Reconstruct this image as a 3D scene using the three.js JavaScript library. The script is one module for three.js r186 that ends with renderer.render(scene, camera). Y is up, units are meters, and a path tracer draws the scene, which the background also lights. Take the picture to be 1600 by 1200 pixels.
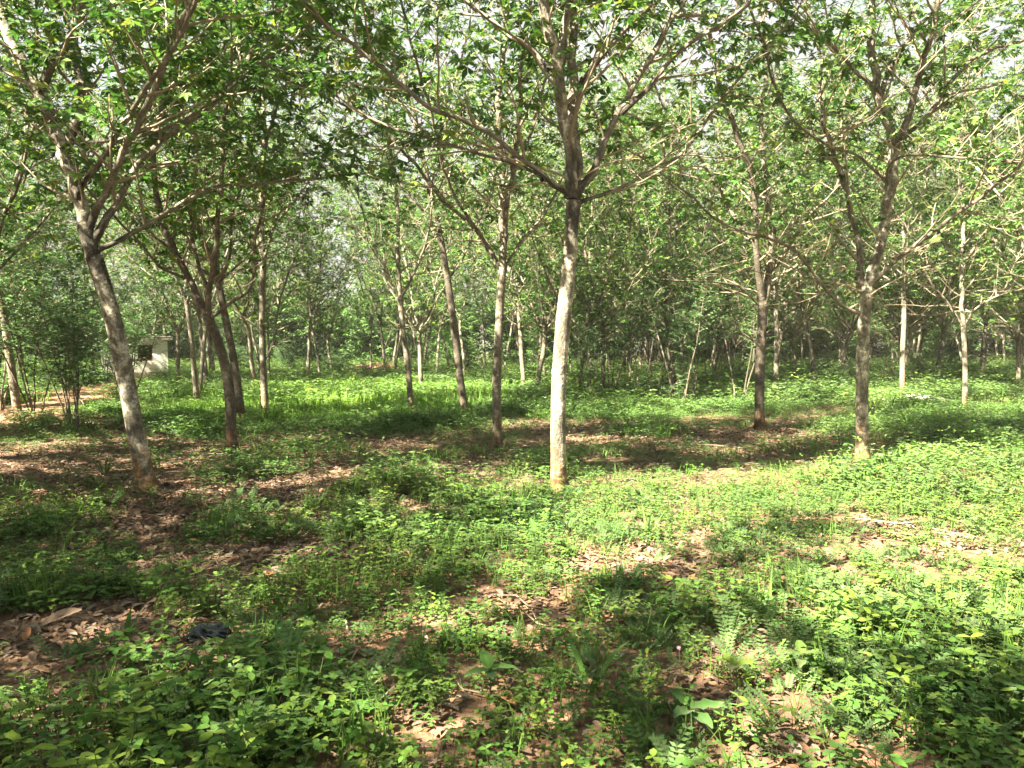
import * as THREE from 'three';

// ---------- camera, sky, sun, exposure ----------
const scene = new THREE.Scene();
const camera = new THREE.PerspectiveCamera(53.0, 4 / 3, 0.1, 900);
camera.position.set(0, 1.55, 0);
camera.lookAt(0, 1.55 - 0.4572, -10);
const SKY_LEVEL = 0.235;
const SUN = new THREE.Vector3(-0.56, 0.74, 0.46).normalize();
{                                                      // a bright, hazy, thinly clouded sky, whitest round the sun
  const W = 512, H = 256, d = new Float32Array(W * H * 4), q = new THREE.Vector3();
  const wob = (x, y, z) => Math.sin(x * 3.1 + 1.3 * Math.sin(z * 4.3 + y)) * Math.sin(z * 3.7 + 1.1 * Math.sin(x * 5.1 - y)) * 0.5 + Math.sin(x * 9.3 + z * 7.1 + 2 * Math.sin(z * 6.1)) * Math.sin(z * 10.7 - x * 4.2) * 0.25;
  for (let j = 0; j < H; j++) for (let i = 0; i < W; i++) {
    const el = ((j + 0.5) / H - 0.5) * Math.PI, az = ((i + 0.5) / W - 0.5) * 2 * Math.PI;
    q.set(Math.cos(el) * Math.cos(az), Math.sin(el), Math.cos(el) * Math.sin(az));
    const y = Math.max(0, q.y), k = 1 / (y + 0.35), cl = Math.min(1, Math.max(0, 0.62 + 0.5 * wob(q.x * k, y, q.z * k))), glow = 1 + 1.1 * Math.exp(-Math.acos(Math.min(1, q.dot(SUN))) * 2.6), t = Math.pow(y, 0.6), o = (j * W + i) * 4;
    const blue = [0.33 - 0.12 * t, 0.345 - 0.085 * t, 0.37 - 0.05 * t], white = [0.385, 0.378, 0.37];
    for (let c = 0; c < 3; c++) d[o + c] = SKY_LEVEL * glow * (blue[c] * (1 - cl) + white[c] * cl);
    d[o + 3] = 1;
  }
  const sky = new THREE.DataTexture(d, W, H, THREE.RGBAFormat, THREE.FloatType);
  sky.mapping = THREE.EquirectangularReflectionMapping; sky.magFilter = THREE.LinearFilter; sky.needsUpdate = true;
  scene.background = sky; scene.environment = sky;
}
const sun = new THREE.DirectionalLight(new THREE.Color(1, 0.89, 0.64), 5);
sun.name = 'sun';
sun.position.copy(SUN).multiplyScalar(80).add(new THREE.Vector3(0, 0, -15));
sun.target.position.set(0, 0, -15);
sun.castShadow = true; sun.shadow.radius = 1;
Object.assign(sun.shadow.camera, { left: -60, right: 60, top: 60, bottom: -60, near: 1, far: 200 });
sun.shadow.mapSize.set(4096, 4096); sun.shadow.bias = -0.0005;
scene.add(sun, sun.target);
const renderer = new THREE.WebGLRenderer({ antialias: true });
renderer.shadowMap.enabled = true;
renderer.toneMapping = THREE.LinearToneMapping;
renderer.toneMappingExposure = 11.5;

// ---------- helpers ----------
function mulberry(a) { return () => { a = (a + 0x6d2b79f5) | 0; let t = Math.imul(a ^ (a >>> 15), 1 | a); t = (t + Math.imul(t ^ (t >>> 7), 61 | t)) ^ t; return ((t ^ (t >>> 14)) >>> 0) / 4294967296; }; }
const hash2 = (x, y, s) => { let h = Math.imul(x | 0, 374761393) ^ Math.imul(y | 0, 668265263) ^ Math.imul(s | 0, 2147483647 - 1013); h = Math.imul(h ^ (h >>> 13), 1274126177); h ^= h >>> 16; h = Math.imul(h, 2246822519); return ((h ^ (h >>> 15)) >>> 0) / 4294967296; };
const mod = (a, n) => ((a % n) + n) % n;
function noise(x, y, s = 0, px = 0, py = 0) {          // value noise 0..1, repeating after px, py cells if given
  const ix = Math.floor(x), iy = Math.floor(y), fx = x - ix, fy = y - iy, u = fx * fx * (3 - 2 * fx), v = fy * fy * (3 - 2 * fy);
  const h = (a, b) => hash2(px ? mod(a, px) : a, py ? mod(b, py) : b, s);
  return (h(ix, iy) * (1 - u) + h(ix + 1, iy) * u) * (1 - v) + (h(ix, iy + 1) * (1 - u) + h(ix + 1, iy + 1) * u) * v;
}
function fbm(x, y, s = 0, oct = 4, px = 0, py = 0) { let a = 0.5, r = 0, n = 0; for (let i = 0; i < oct; i++) { r += a * noise(x, y, s + i * 17, px, py); n += a; a *= 0.5; x *= 2; y *= 2; px *= 2; py *= 2; } return r / n; }
const clamp = THREE.MathUtils.clamp, lerp = THREE.MathUtils.lerp, step = (a, b, x) => { const t = clamp((x - a) / (b - a), 0, 1); return t * t * (3 - 2 * t); };
const V = (x, y, z) => new THREE.Vector3(x, y, z), UP = V(0, 1, 0);

class Builder {                                        // collects triangles with normals, uv and colours
  constructor() { this.p = []; this.n = []; this.u = []; this.c = []; this.i = []; }
  vert(x, y, z, nx, ny, nz, u, v, r, g, b) { this.p.push(x, y, z); this.n.push(nx, ny, nz); this.u.push(u, v); this.c.push(r, g, b); return this.p.length / 3 - 1; }
  geometry() {
    const g = new THREE.BufferGeometry();
    g.setAttribute('position', new THREE.Float32BufferAttribute(this.p, 3));
    g.setAttribute('normal', new THREE.Float32BufferAttribute(this.n, 3));
    g.setAttribute('uv', new THREE.Float32BufferAttribute(this.u, 2));
    g.setAttribute('color', new THREE.Float32BufferAttribute(this.c, 3));
    g.setIndex(this.i);
    return g;
  }
}
const t1 = V(), t2 = V(), t3 = V(), t4 = V();
// a tube along points with a radius each; shape(k, angle, radius) may roughen it, tint(point, angle) colours it
function tube(b, pts, radii, sides, o = {}) {
  const n = pts.length; if (n < 2) return;
  let nx = V(1, 0, 0), along = o.v0 ?? 0; const rows = [];
  for (let k = 0; k < n; k++) {
    const tan = t1.copy(pts[Math.min(k + 1, n - 1)]).sub(pts[Math.max(k - 1, 0)]).normalize();
    nx.addScaledVector(tan, -nx.dot(tan)); if (nx.lengthSq() < 1e-4) nx.set(0.3, 0.1, 1).addScaledVector(tan, -tan.dot(t2.set(0.3, 0.1, 1)));
    nx.normalize(); const ny = t3.crossVectors(tan, nx);
    if (k) along += pts[k].distanceTo(pts[k - 1]);
    const row = [];
    for (let s = 0; s <= sides; s++) {
      const a = (s % sides) / sides * Math.PI * 2, ca = Math.cos(a), sa = Math.sin(a), r = o.shape ? o.shape(k, a, radii[k], along) : radii[k];
      const dx = nx.x * ca + ny.x * sa, dy = nx.y * ca + ny.y * sa, dz = nx.z * ca + ny.z * sa, P = pts[k];
      const c = o.tint ? o.tint(P.x + dx * r, P.y + dy * r, P.z + dz * r, a, along) : [1, 1, 1];
      row.push(b.vert(P.x + dx * r, P.y + dy * r, P.z + dz * r, dx, dy, dz, s / sides * (o.uRep ?? 1), along / (o.vLen ?? 0.9), c[0], c[1], c[2]));
    }
    rows.push(row);
  }
  for (let k = 0; k < n - 1; k++) for (let s = 0; s < sides; s++) { const a = rows[k][s], c = rows[k][s + 1], d = rows[k + 1][s], e = rows[k + 1][s + 1]; b.i.push(a, c, d, c, e, d); }
  if (o.cap) { const P = pts[n - 1], m = b.vert(P.x, P.y, P.z, 0, 1, 0, 0.5, along / (o.vLen ?? 0.9), 1, 1, 1); for (let s = 0; s < sides; s++) b.i.push(rows[n - 1][s], rows[n - 1][s + 1], m); }
}
// one leaf blade folded along its midrib: base, direction, face normal, length, width, colour, droop
const lw = V(), lt = V(), lm = V(), nl = V(), nr = V();
function blade(b, B, dir, nrm, len, wid, col, fold = 0.18, droop = 0.12, round = 0.45) {
  lw.crossVectors(dir, nrm).normalize();
  lm.copy(B).addScaledVector(dir, len * round).addScaledVector(nrm, -fold * wid * 0.5);
  lt.copy(B).addScaledVector(dir, len).addScaledVector(nrm, -droop * len);
  const lx = lm.x - lw.x * wid * 0.5 + nrm.x * fold * wid * 0.5, ly = lm.y - lw.y * wid * 0.5 + nrm.y * fold * wid * 0.5, lz = lm.z - lw.z * wid * 0.5 + nrm.z * fold * wid * 0.5;
  const rx = lx + lw.x * wid, ry = ly + lw.y * wid, rz = lz + lw.z * wid;
  nl.copy(nrm).addScaledVector(lw, fold).normalize(); nr.copy(nrm).addScaledVector(lw, -fold).normalize();
  const [r, g, bl] = col;
  let a = b.vert(B.x, B.y, B.z, nl.x, nl.y, nl.z, 0.5, 0, r, g, bl); b.vert(lx, ly, lz, nl.x, nl.y, nl.z, 0, 0.5, r, g, bl); b.vert(lt.x, lt.y, lt.z, nl.x, nl.y, nl.z, 0.5, 1, r, g, bl); b.vert(lm.x, lm.y, lm.z, nl.x, nl.y, nl.z, 0.5, 0.5, r, g, bl);
  b.i.push(a, a + 3, a + 1, a + 1, a + 3, a + 2);
  a = b.vert(B.x, B.y, B.z, nr.x, nr.y, nr.z, 0.5, 0, r, g, bl); b.vert(rx, ry, rz, nr.x, nr.y, nr.z, 1, 0.5, r, g, bl); b.vert(lt.x, lt.y, lt.z, nr.x, nr.y, nr.z, 0.5, 1, r, g, bl); b.vert(lm.x, lm.y, lm.z, nr.x, nr.y, nr.z, 0.5, 0.5, r, g, bl);
  b.i.push(a, a + 1, a + 3, a + 1, a + 2, a + 3);
}
// a rounder leaf blade with two cross rows, for leaves seen close by
function roundBlade(b, B, dir, nrm, len, wid, col) {
  lw.crossVectors(dir, nrm).normalize();
  const row = [[0, 0.08], [0.3, 0.86], [0.68, 0.9], [1, 0.06]], id = [];
  for (const [t, w] of row) for (let j = -1; j <= 1; j++) {
    const q = j * w * wid * 0.5, up = Math.abs(j) * w * wid * 0.1 - t * t * len * 0.12;
    nl.copy(nrm).addScaledVector(lw, -j * 0.22).addScaledVector(dir, t * 0.25).normalize();
    id.push(b.vert(B.x + dir.x * len * t + lw.x * q + nrm.x * up, B.y + dir.y * len * t + lw.y * q + nrm.y * up, B.z + dir.z * len * t + lw.z * q + nrm.z * up, nl.x, nl.y, nl.z, j / 2 + 0.5, t, ...col));
  }
  for (let r = 0; r < 3; r++) for (let j = 0; j < 2; j++) { const a = id[r * 3 + j], c = id[r * 3 + j + 1], d = id[r * 3 + 3 + j], e = id[r * 3 + 4 + j]; b.i.push(a, c, d, c, e, d); }
}
// a strap leaf (grass blade) arching over: base, first direction, length, width
function strap(b, B, dir, len, wid, bend, col, segs = 4) {
  const side = V().crossVectors(dir, UP).normalize(); if (side.lengthSq() < 0.01) side.set(1, 0, 0);
  const P = B.clone(), d = dir.clone(); let prev = null;
  for (let k = 0; k <= segs; k++) {
    const t = k / segs, w = wid * Math.min(1, (1 - t) * 2.2 + 0.02) * (0.55 + 0.45 * Math.min(1, t * 4)), N = V().crossVectors(side, d).normalize();
    const a = b.vert(P.x - side.x * w / 2, P.y - side.y * w / 2, P.z - side.z * w / 2, N.x, N.y, N.z, 0, t, ...col), c = b.vert(P.x + side.x * w / 2, P.y + side.y * w / 2, P.z + side.z * w / 2, N.x, N.y, N.z, 1, t, ...col);
    if (prev) b.i.push(prev[0], prev[1], a, prev[1], c, a);
    prev = [a, c]; P.addScaledVector(d, len / segs);
    d.y -= bend / segs * (0.5 + t); const h = Math.hypot(d.x, d.z); if (h < 0.2) { d.x *= 1.2; d.z *= 1.2; } d.normalize();
  }
}
const taken = new Map();
function named(name) { const k = taken.get(name) ?? 0; taken.set(name, k + 1); return k ? name + '_' + String(k).padStart(3, '0') : name; }
function mesh(name, geometry, material, parent = scene, kind) {
  const m = new THREE.Mesh(geometry, material);
  m.name = parent === scene ? named(name) : name; m.castShadow = m.receiveShadow = true; if (kind) m.userData.kind = kind;
  parent.add(m); return m;
}
function thing(name, label, category, x, y, z, turn = 0, group) {
  const o = new THREE.Group(); o.name = named(name); o.position.set(x, y, z); o.rotation.y = turn; o.userData = { label, category };
  if (group) o.userData.group = group;
  scene.add(o); return o;
}
function tag(o, label, category, group) { Object.assign(o.userData, { label, category }); if (group) o.userData.group = group; return o; }
function copyOf(src, name, label, category, x, y, z, turn, size, group) {
  const o = src.clone(); o.name = named(name); o.position.set(x, y, z); o.rotation.set(0, turn, 0); o.scale.setScalar(size); o.userData = { label, category };
  if (group) o.userData.group = group;
  scene.add(o); return o;
}
function texture(w, h, f, srgb, rx = 1, ry = 1) {
  const d = new Uint8Array(w * h * 4);
  for (let y = 0; y < h; y++) for (let x = 0; x < w; x++) { const c = f(x / w, y / h), i = (y * w + x) * 4; for (let k = 0; k < 3; k++) d[i + k] = clamp(Math.round((srgb ? Math.pow(clamp(c[k], 0, 1), 1 / 2.2) : c[k]) * 255), 0, 255); d[i + 3] = 255; }
  const t = new THREE.DataTexture(d, w, h); t.wrapS = t.wrapT = THREE.RepeatWrapping; t.magFilter = THREE.LinearFilter; t.minFilter = THREE.LinearMipmapLinearFilter; t.generateMipmaps = true;
  if (srgb) t.colorSpace = THREE.SRGBColorSpace; t.repeat.set(rx, ry); t.needsUpdate = true; return t;
}

// ---------- materials ----------
function barkMaps(seed, base, pale, dark, paleShare, darkShare) {
  const W = 256, H = 512, h = new Float32Array(W * H);
  const color = texture(W, H, (u, v) => {
    const ring = fbm(u * 4, v * 44, seed + 3, 3, 4, 44), fine = fbm(u * 40, v * 64, seed + 5, 3, 40, 64), blot = fbm(u * 4, v * 7, seed + 7, 5, 4, 7), spots = fbm(u * 12, v * 22, seed + 11, 4, 12, 22), speck = fbm(u * 30, v * 50, seed + 13, 2, 30, 50), dk = fbm(u * 7, v * 12, seed + 23, 5, 7, 12);
    const p = step(1 - paleShare - 0.12, 1 - paleShare + 0.1, blot * 0.42 + spots * 0.42 + speck * 0.16), q = 0.8 * step(1 - darkShare - 0.1, 1 - darkShare + 0.08, dk * 0.5 + spots * 0.2 + speck * 0.3);
    const l = 0.42 + 0.85 * fine + 0.5 * (ring - 0.5);
    h[Math.floor(v * H) * W + Math.floor(u * W)] = 0.35 * fine + 0.4 * ring + 0.25 * p;
    return [0, 1, 2].map((k) => lerp(lerp(base[k], pale[k], p), dark[k], q) * l);
  }, true);
  const bump = texture(W, H, (u, v) => { const x = h[Math.floor(v * H) * W + Math.floor(u * W)]; return [x, x, x]; }, false);
  return { map: color, bumpMap: bump };
}
const barkOf = (...a) => new THREE.MeshStandardMaterial({ ...barkMaps(...a), bumpScale: 0.011, roughness: 0.92, vertexColors: true });
const BARK = {
  pale: barkOf(1, [0.165, 0.143, 0.11], [0.42, 0.395, 0.33], [0.05, 0.043, 0.033], 0.49, 0.47),
  grey: barkOf(51, [0.135, 0.114, 0.088], [0.3, 0.28, 0.235], [0.05, 0.043, 0.035], 0.42, 0.38),
  brown: barkOf(91, [0.09, 0.074, 0.057], [0.19, 0.173, 0.145], [0.045, 0.035, 0.028], 0.38, 0.42),
};
const LIMB = {
  grey: barkOf(131, [0.14, 0.122, 0.097], [0.3, 0.28, 0.24], [0.06, 0.05, 0.04], 0.45, 0.36),
  brown: barkOf(171, [0.115, 0.092, 0.07], [0.23, 0.205, 0.17], [0.05, 0.04, 0.03], 0.42, 0.38),
};
const TWIG = new THREE.MeshStandardMaterial({ color: new THREE.Color().setRGB(0.2, 0.168, 0.13), roughness: 0.9, vertexColors: true });
const leafMat = (gloss) => new THREE.MeshPhysicalMaterial({ vertexColors: true, roughness: 0.95, transmission: 0.46, thickness: 0, clearcoat: gloss, clearcoatRoughness: 0.42, side: THREE.DoubleSide, specularIntensity: 0.3 });
const LEAF = leafMat(0.3), HERB = leafMat(0.12);
scene.fog = new THREE.FogExp2(new THREE.Color(1, 0.98, 0.92), 0.0005);

// ---------- ground ----------
const gh = (x, z) => { const far = Math.hypot(x, z + 6), k = 1 - step(18, 34, far); return k * ((fbm(x * 0.35 + 40, z * 0.35 + 90, 5, 2) - 0.5) * 0.16 - 0.01); };
// where leaf litter and bare soil show between the herbs: [x, z, reach across, reach in depth, how bare]
const BARE = [[-1.8, -5.7, 0.85, 0.5, 1], [-2.5, -4.2, 0.7, 0.5, 0.9], [-2.3, -3.6, 0.5, 0.3, 0.9], [-1.6, -3.95, 0.42, 0.3, 0.85], [-4, -8.6, 2.6, 1.2, 0.75], [-6, -11, 3, 2, 0.7], [-1.6, -9.6, 2, 1, 0.8], [-0.75, -7.3, 0.4, 0.4, 0.8],
  [0.2, -12, 1, 0.8, 0.9], [2.7, -12.6, 2.9, 1.8, 0.95], [4.2, -13.8, 1.8, 1.2, 0.9], [4.9, -10.5, 1.1, 0.8, 0.9], [0.66, -5.6, 0.42, 0.35, 0.85], [1.02, -3.3, 0.3, 0.3, 0.85], [1.1, -2.9, 0.35, 0.25, 0.8], [-0.76, -3.8, 0.28, 0.22, 0.85], [-0.3, -3.15, 0.25, 0.2, 0.8], [14, -23, 3.4, 1.5, 0.9], [5.6, -8.3, 1.1, 0.5, 0.75], [8.8, -19.5, 1.3, 0.8, 0.9], [6.5, -16, 2, 1, 0.55], [-9.5, -15.5, 2.4, 2.4, 0.9], [1.5, -16, 1.8, 1.4, 0.6], [-7, -9.3, 2.4, 0.9, 0.9], [-3.2, -12.6, 2.6, 0.9, 0.75], [-2.6, -7, 1.3, 0.6, 0.6], [7.4, -11.2, 1.8, 0.9, 0.7], [-5.2, -7.4, 1, 0.5, 0.8], [1.6, -10.2, 1, 0.5, 0.7], [7.5, -13.6, 1.4, 0.8, 0.7]];
function bare(x, z) {
  let b = 0; const wx = x + (fbm(x * 1.7, z * 1.7, 71, 3) - 0.5) * 0.9, wz = z + (fbm(x * 1.7 + 9, z * 1.7, 72, 3) - 0.5) * 0.9;
  for (const [cx, cz, rx, rz, k] of BARE) b = Math.max(b, k * Math.exp(-Math.pow(((wx - cx) / rx) ** 2 + ((wz - cz) / rz) ** 2, 1.4)));
  const n = fbm(x * 0.9 + 3, z * 0.9, 33, 4) + 0.07 * step(8.5, 10, -z) * (1 - step(13.5, 15, -z)) + 0.05 * step(14, 17, -z) * step(2, 5, x) + 0.06 * (1 - step(-2.2, -0.6, x)) * step(3.4, 4.6, -z) * (1 - step(12, 14, -z));
  return clamp(b + (n - 0.53) * lerp(1.5, 2.4, step(4, 7, -z)) * (1 - 0.5 * b), 0, 1);
}
// the meadow of fresh grass in the sunlit clearing
const meadow = (x, z) => step(0.2, 0.75, Math.exp(-Math.pow(((x + 5.2) / 5.6) ** 2 + ((z + 24) / 9.5) ** 2, 1.6)) + (fbm(x * 0.5, z * 0.5, 12, 3) - 0.5) * 0.5);
{
  const b = new Builder(), N = 220, S = 700, ring = (s) => Math.sign(s) * S * Math.pow(Math.abs(s), 3.2);
  for (let j = 0; j <= N; j++) for (let i = 0; i <= N; i++) {
    const x = ring(i / N * 2 - 1), z = ring(j / N * 2 - 1) - 7, y = gh(x, z), e = 0.2, nx = gh(x - e, z) - gh(x + e, z), nz = gh(x, z - e) - gh(x, z + e), l = Math.hypot(nx, 2 * e, nz);
    const red = fbm(x * 0.22 + 7, z * 0.22, 44, 4), hum = fbm(x * 1.1, z * 1.1, 45, 3), near = Math.hypot(x, z) < 90 ? 1 : 0;
    const r = lerp(0.8, 1.25, red) * lerp(0.75, 1.2, hum);
    b.vert(x, y, z, nx / l, 2 * e / l, nz / l, x / 2.2, z / 2.2, near ? r : 0.5, near ? r * lerp(0.96, 0.82, red) : 0.75, near ? r * lerp(0.95, 0.72, red) : 0.4);
  }
  for (let j = 0; j < N; j++) for (let i = 0; i < N; i++) { const a = j * (N + 1) + i; b.i.push(a, a + N + 1, a + 1, a + 1, a + N + 1, a + N + 2); }
  const soil = texture(512, 512, (u, v) => {
    const f = fbm(u * 60, v * 60, 201, 3, 60, 60), m = fbm(u * 12, v * 12, 207, 4, 12, 12), l = fbm(u * 26, v * 26, 209, 2, 26, 26), chip = step(0.62, 0.68, l), k = 0.25 + 1.3 * f;
    return [lerp(lerp(0.085, 0.17, m), 0.24, chip * 0.6) * k, lerp(lerp(0.055, 0.108, m), 0.17, chip * 0.6) * k, lerp(lerp(0.037, 0.07, m), 0.12, chip * 0.6) * k];
  }, true);
  const soilBump = texture(512, 512, (u, v) => { const x = 0.6 * fbm(u * 40, v * 40, 221, 4, 40, 40) + 0.4 * fbm(u * 12, v * 12, 207, 4, 12, 12); return [x, x, x]; }, false);
  const g = mesh('ground', b.geometry(), new THREE.MeshStandardMaterial({ map: soil, bumpMap: soilBump, bumpScale: 0.05, roughness: 0.97, vertexColors: true }));
  g.userData.kind = 'structure';
  // the red dirt path that runs along the left edge back to the hut
  const line = new THREE.CatmullRomCurve3([V(-12.5, 0, -7), V(-11.2, 0, -13), V(-11.6, 0, -18), V(-14.5, 0, -26), V(-17.6, 0, -35), V(-19.5, 0, -40), V(-12, 0, -43.5)]), pb = new Builder(), K = 120, C = 10;
  for (let k = 0; k <= K; k++) {
    const p = line.getPointAt(k / K), t = line.getTangentAt(k / K), sx = -t.z, sz = t.x;
    for (let c = 0; c <= C; c++) { const s = (c / C - 0.5) * 2, w = 1.15 + 0.5 * (noise(k * 0.35, s > 0 ? 3 : 9, 66) - 0.5), x = p.x + sx * s * w, z = p.z + sz * s * w, r = 0.8 + 0.5 * fbm(x * 1.3, z * 1.3, 67, 3); pb.vert(x, gh(x, z) + 0.03 * (1 - s * s * s * s) - 0.004 + 0.02 * noise(x * 2, z * 2, 4), z, 0, 1, 0, x / 1.7, z / 1.7, 1.9 * r, 1.55 * r, 1.3 * r); }
  }
  for (let k = 0; k < K; k++) for (let c = 0; c < C; c++) { const a = k * (C + 1) + c; pb.i.push(a, a + 1, a + C + 1, a + 1, a + C + 2, a + C + 1); }
  const path = mesh('dirt_path', pb.geometry(), new THREE.MeshStandardMaterial({ map: soil, bumpMap: soilBump, bumpScale: 0.02, roughness: 0.95, vertexColors: true, side: THREE.DoubleSide }));
  path.geometry.computeVertexNormals(); path.userData.kind = 'structure';
  path.userData.line = undefined;
}
const onPath = (x, z) => { const c = z > -13 ? lerp(-12.5, -11.2, (-7 - z) / 6) : z > -18 ? lerp(-11.2, -11.6, (-13 - z) / 5) : z > -26 ? lerp(-11.6, -14.5, (-18 - z) / 8) : z > -35 ? lerp(-14.5, -17.6, (-26 - z) / 9) : lerp(-17.6, -19.5, (-35 - z) / 5); return z > -42 && Math.abs(x - c) < 1.25; };

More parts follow.
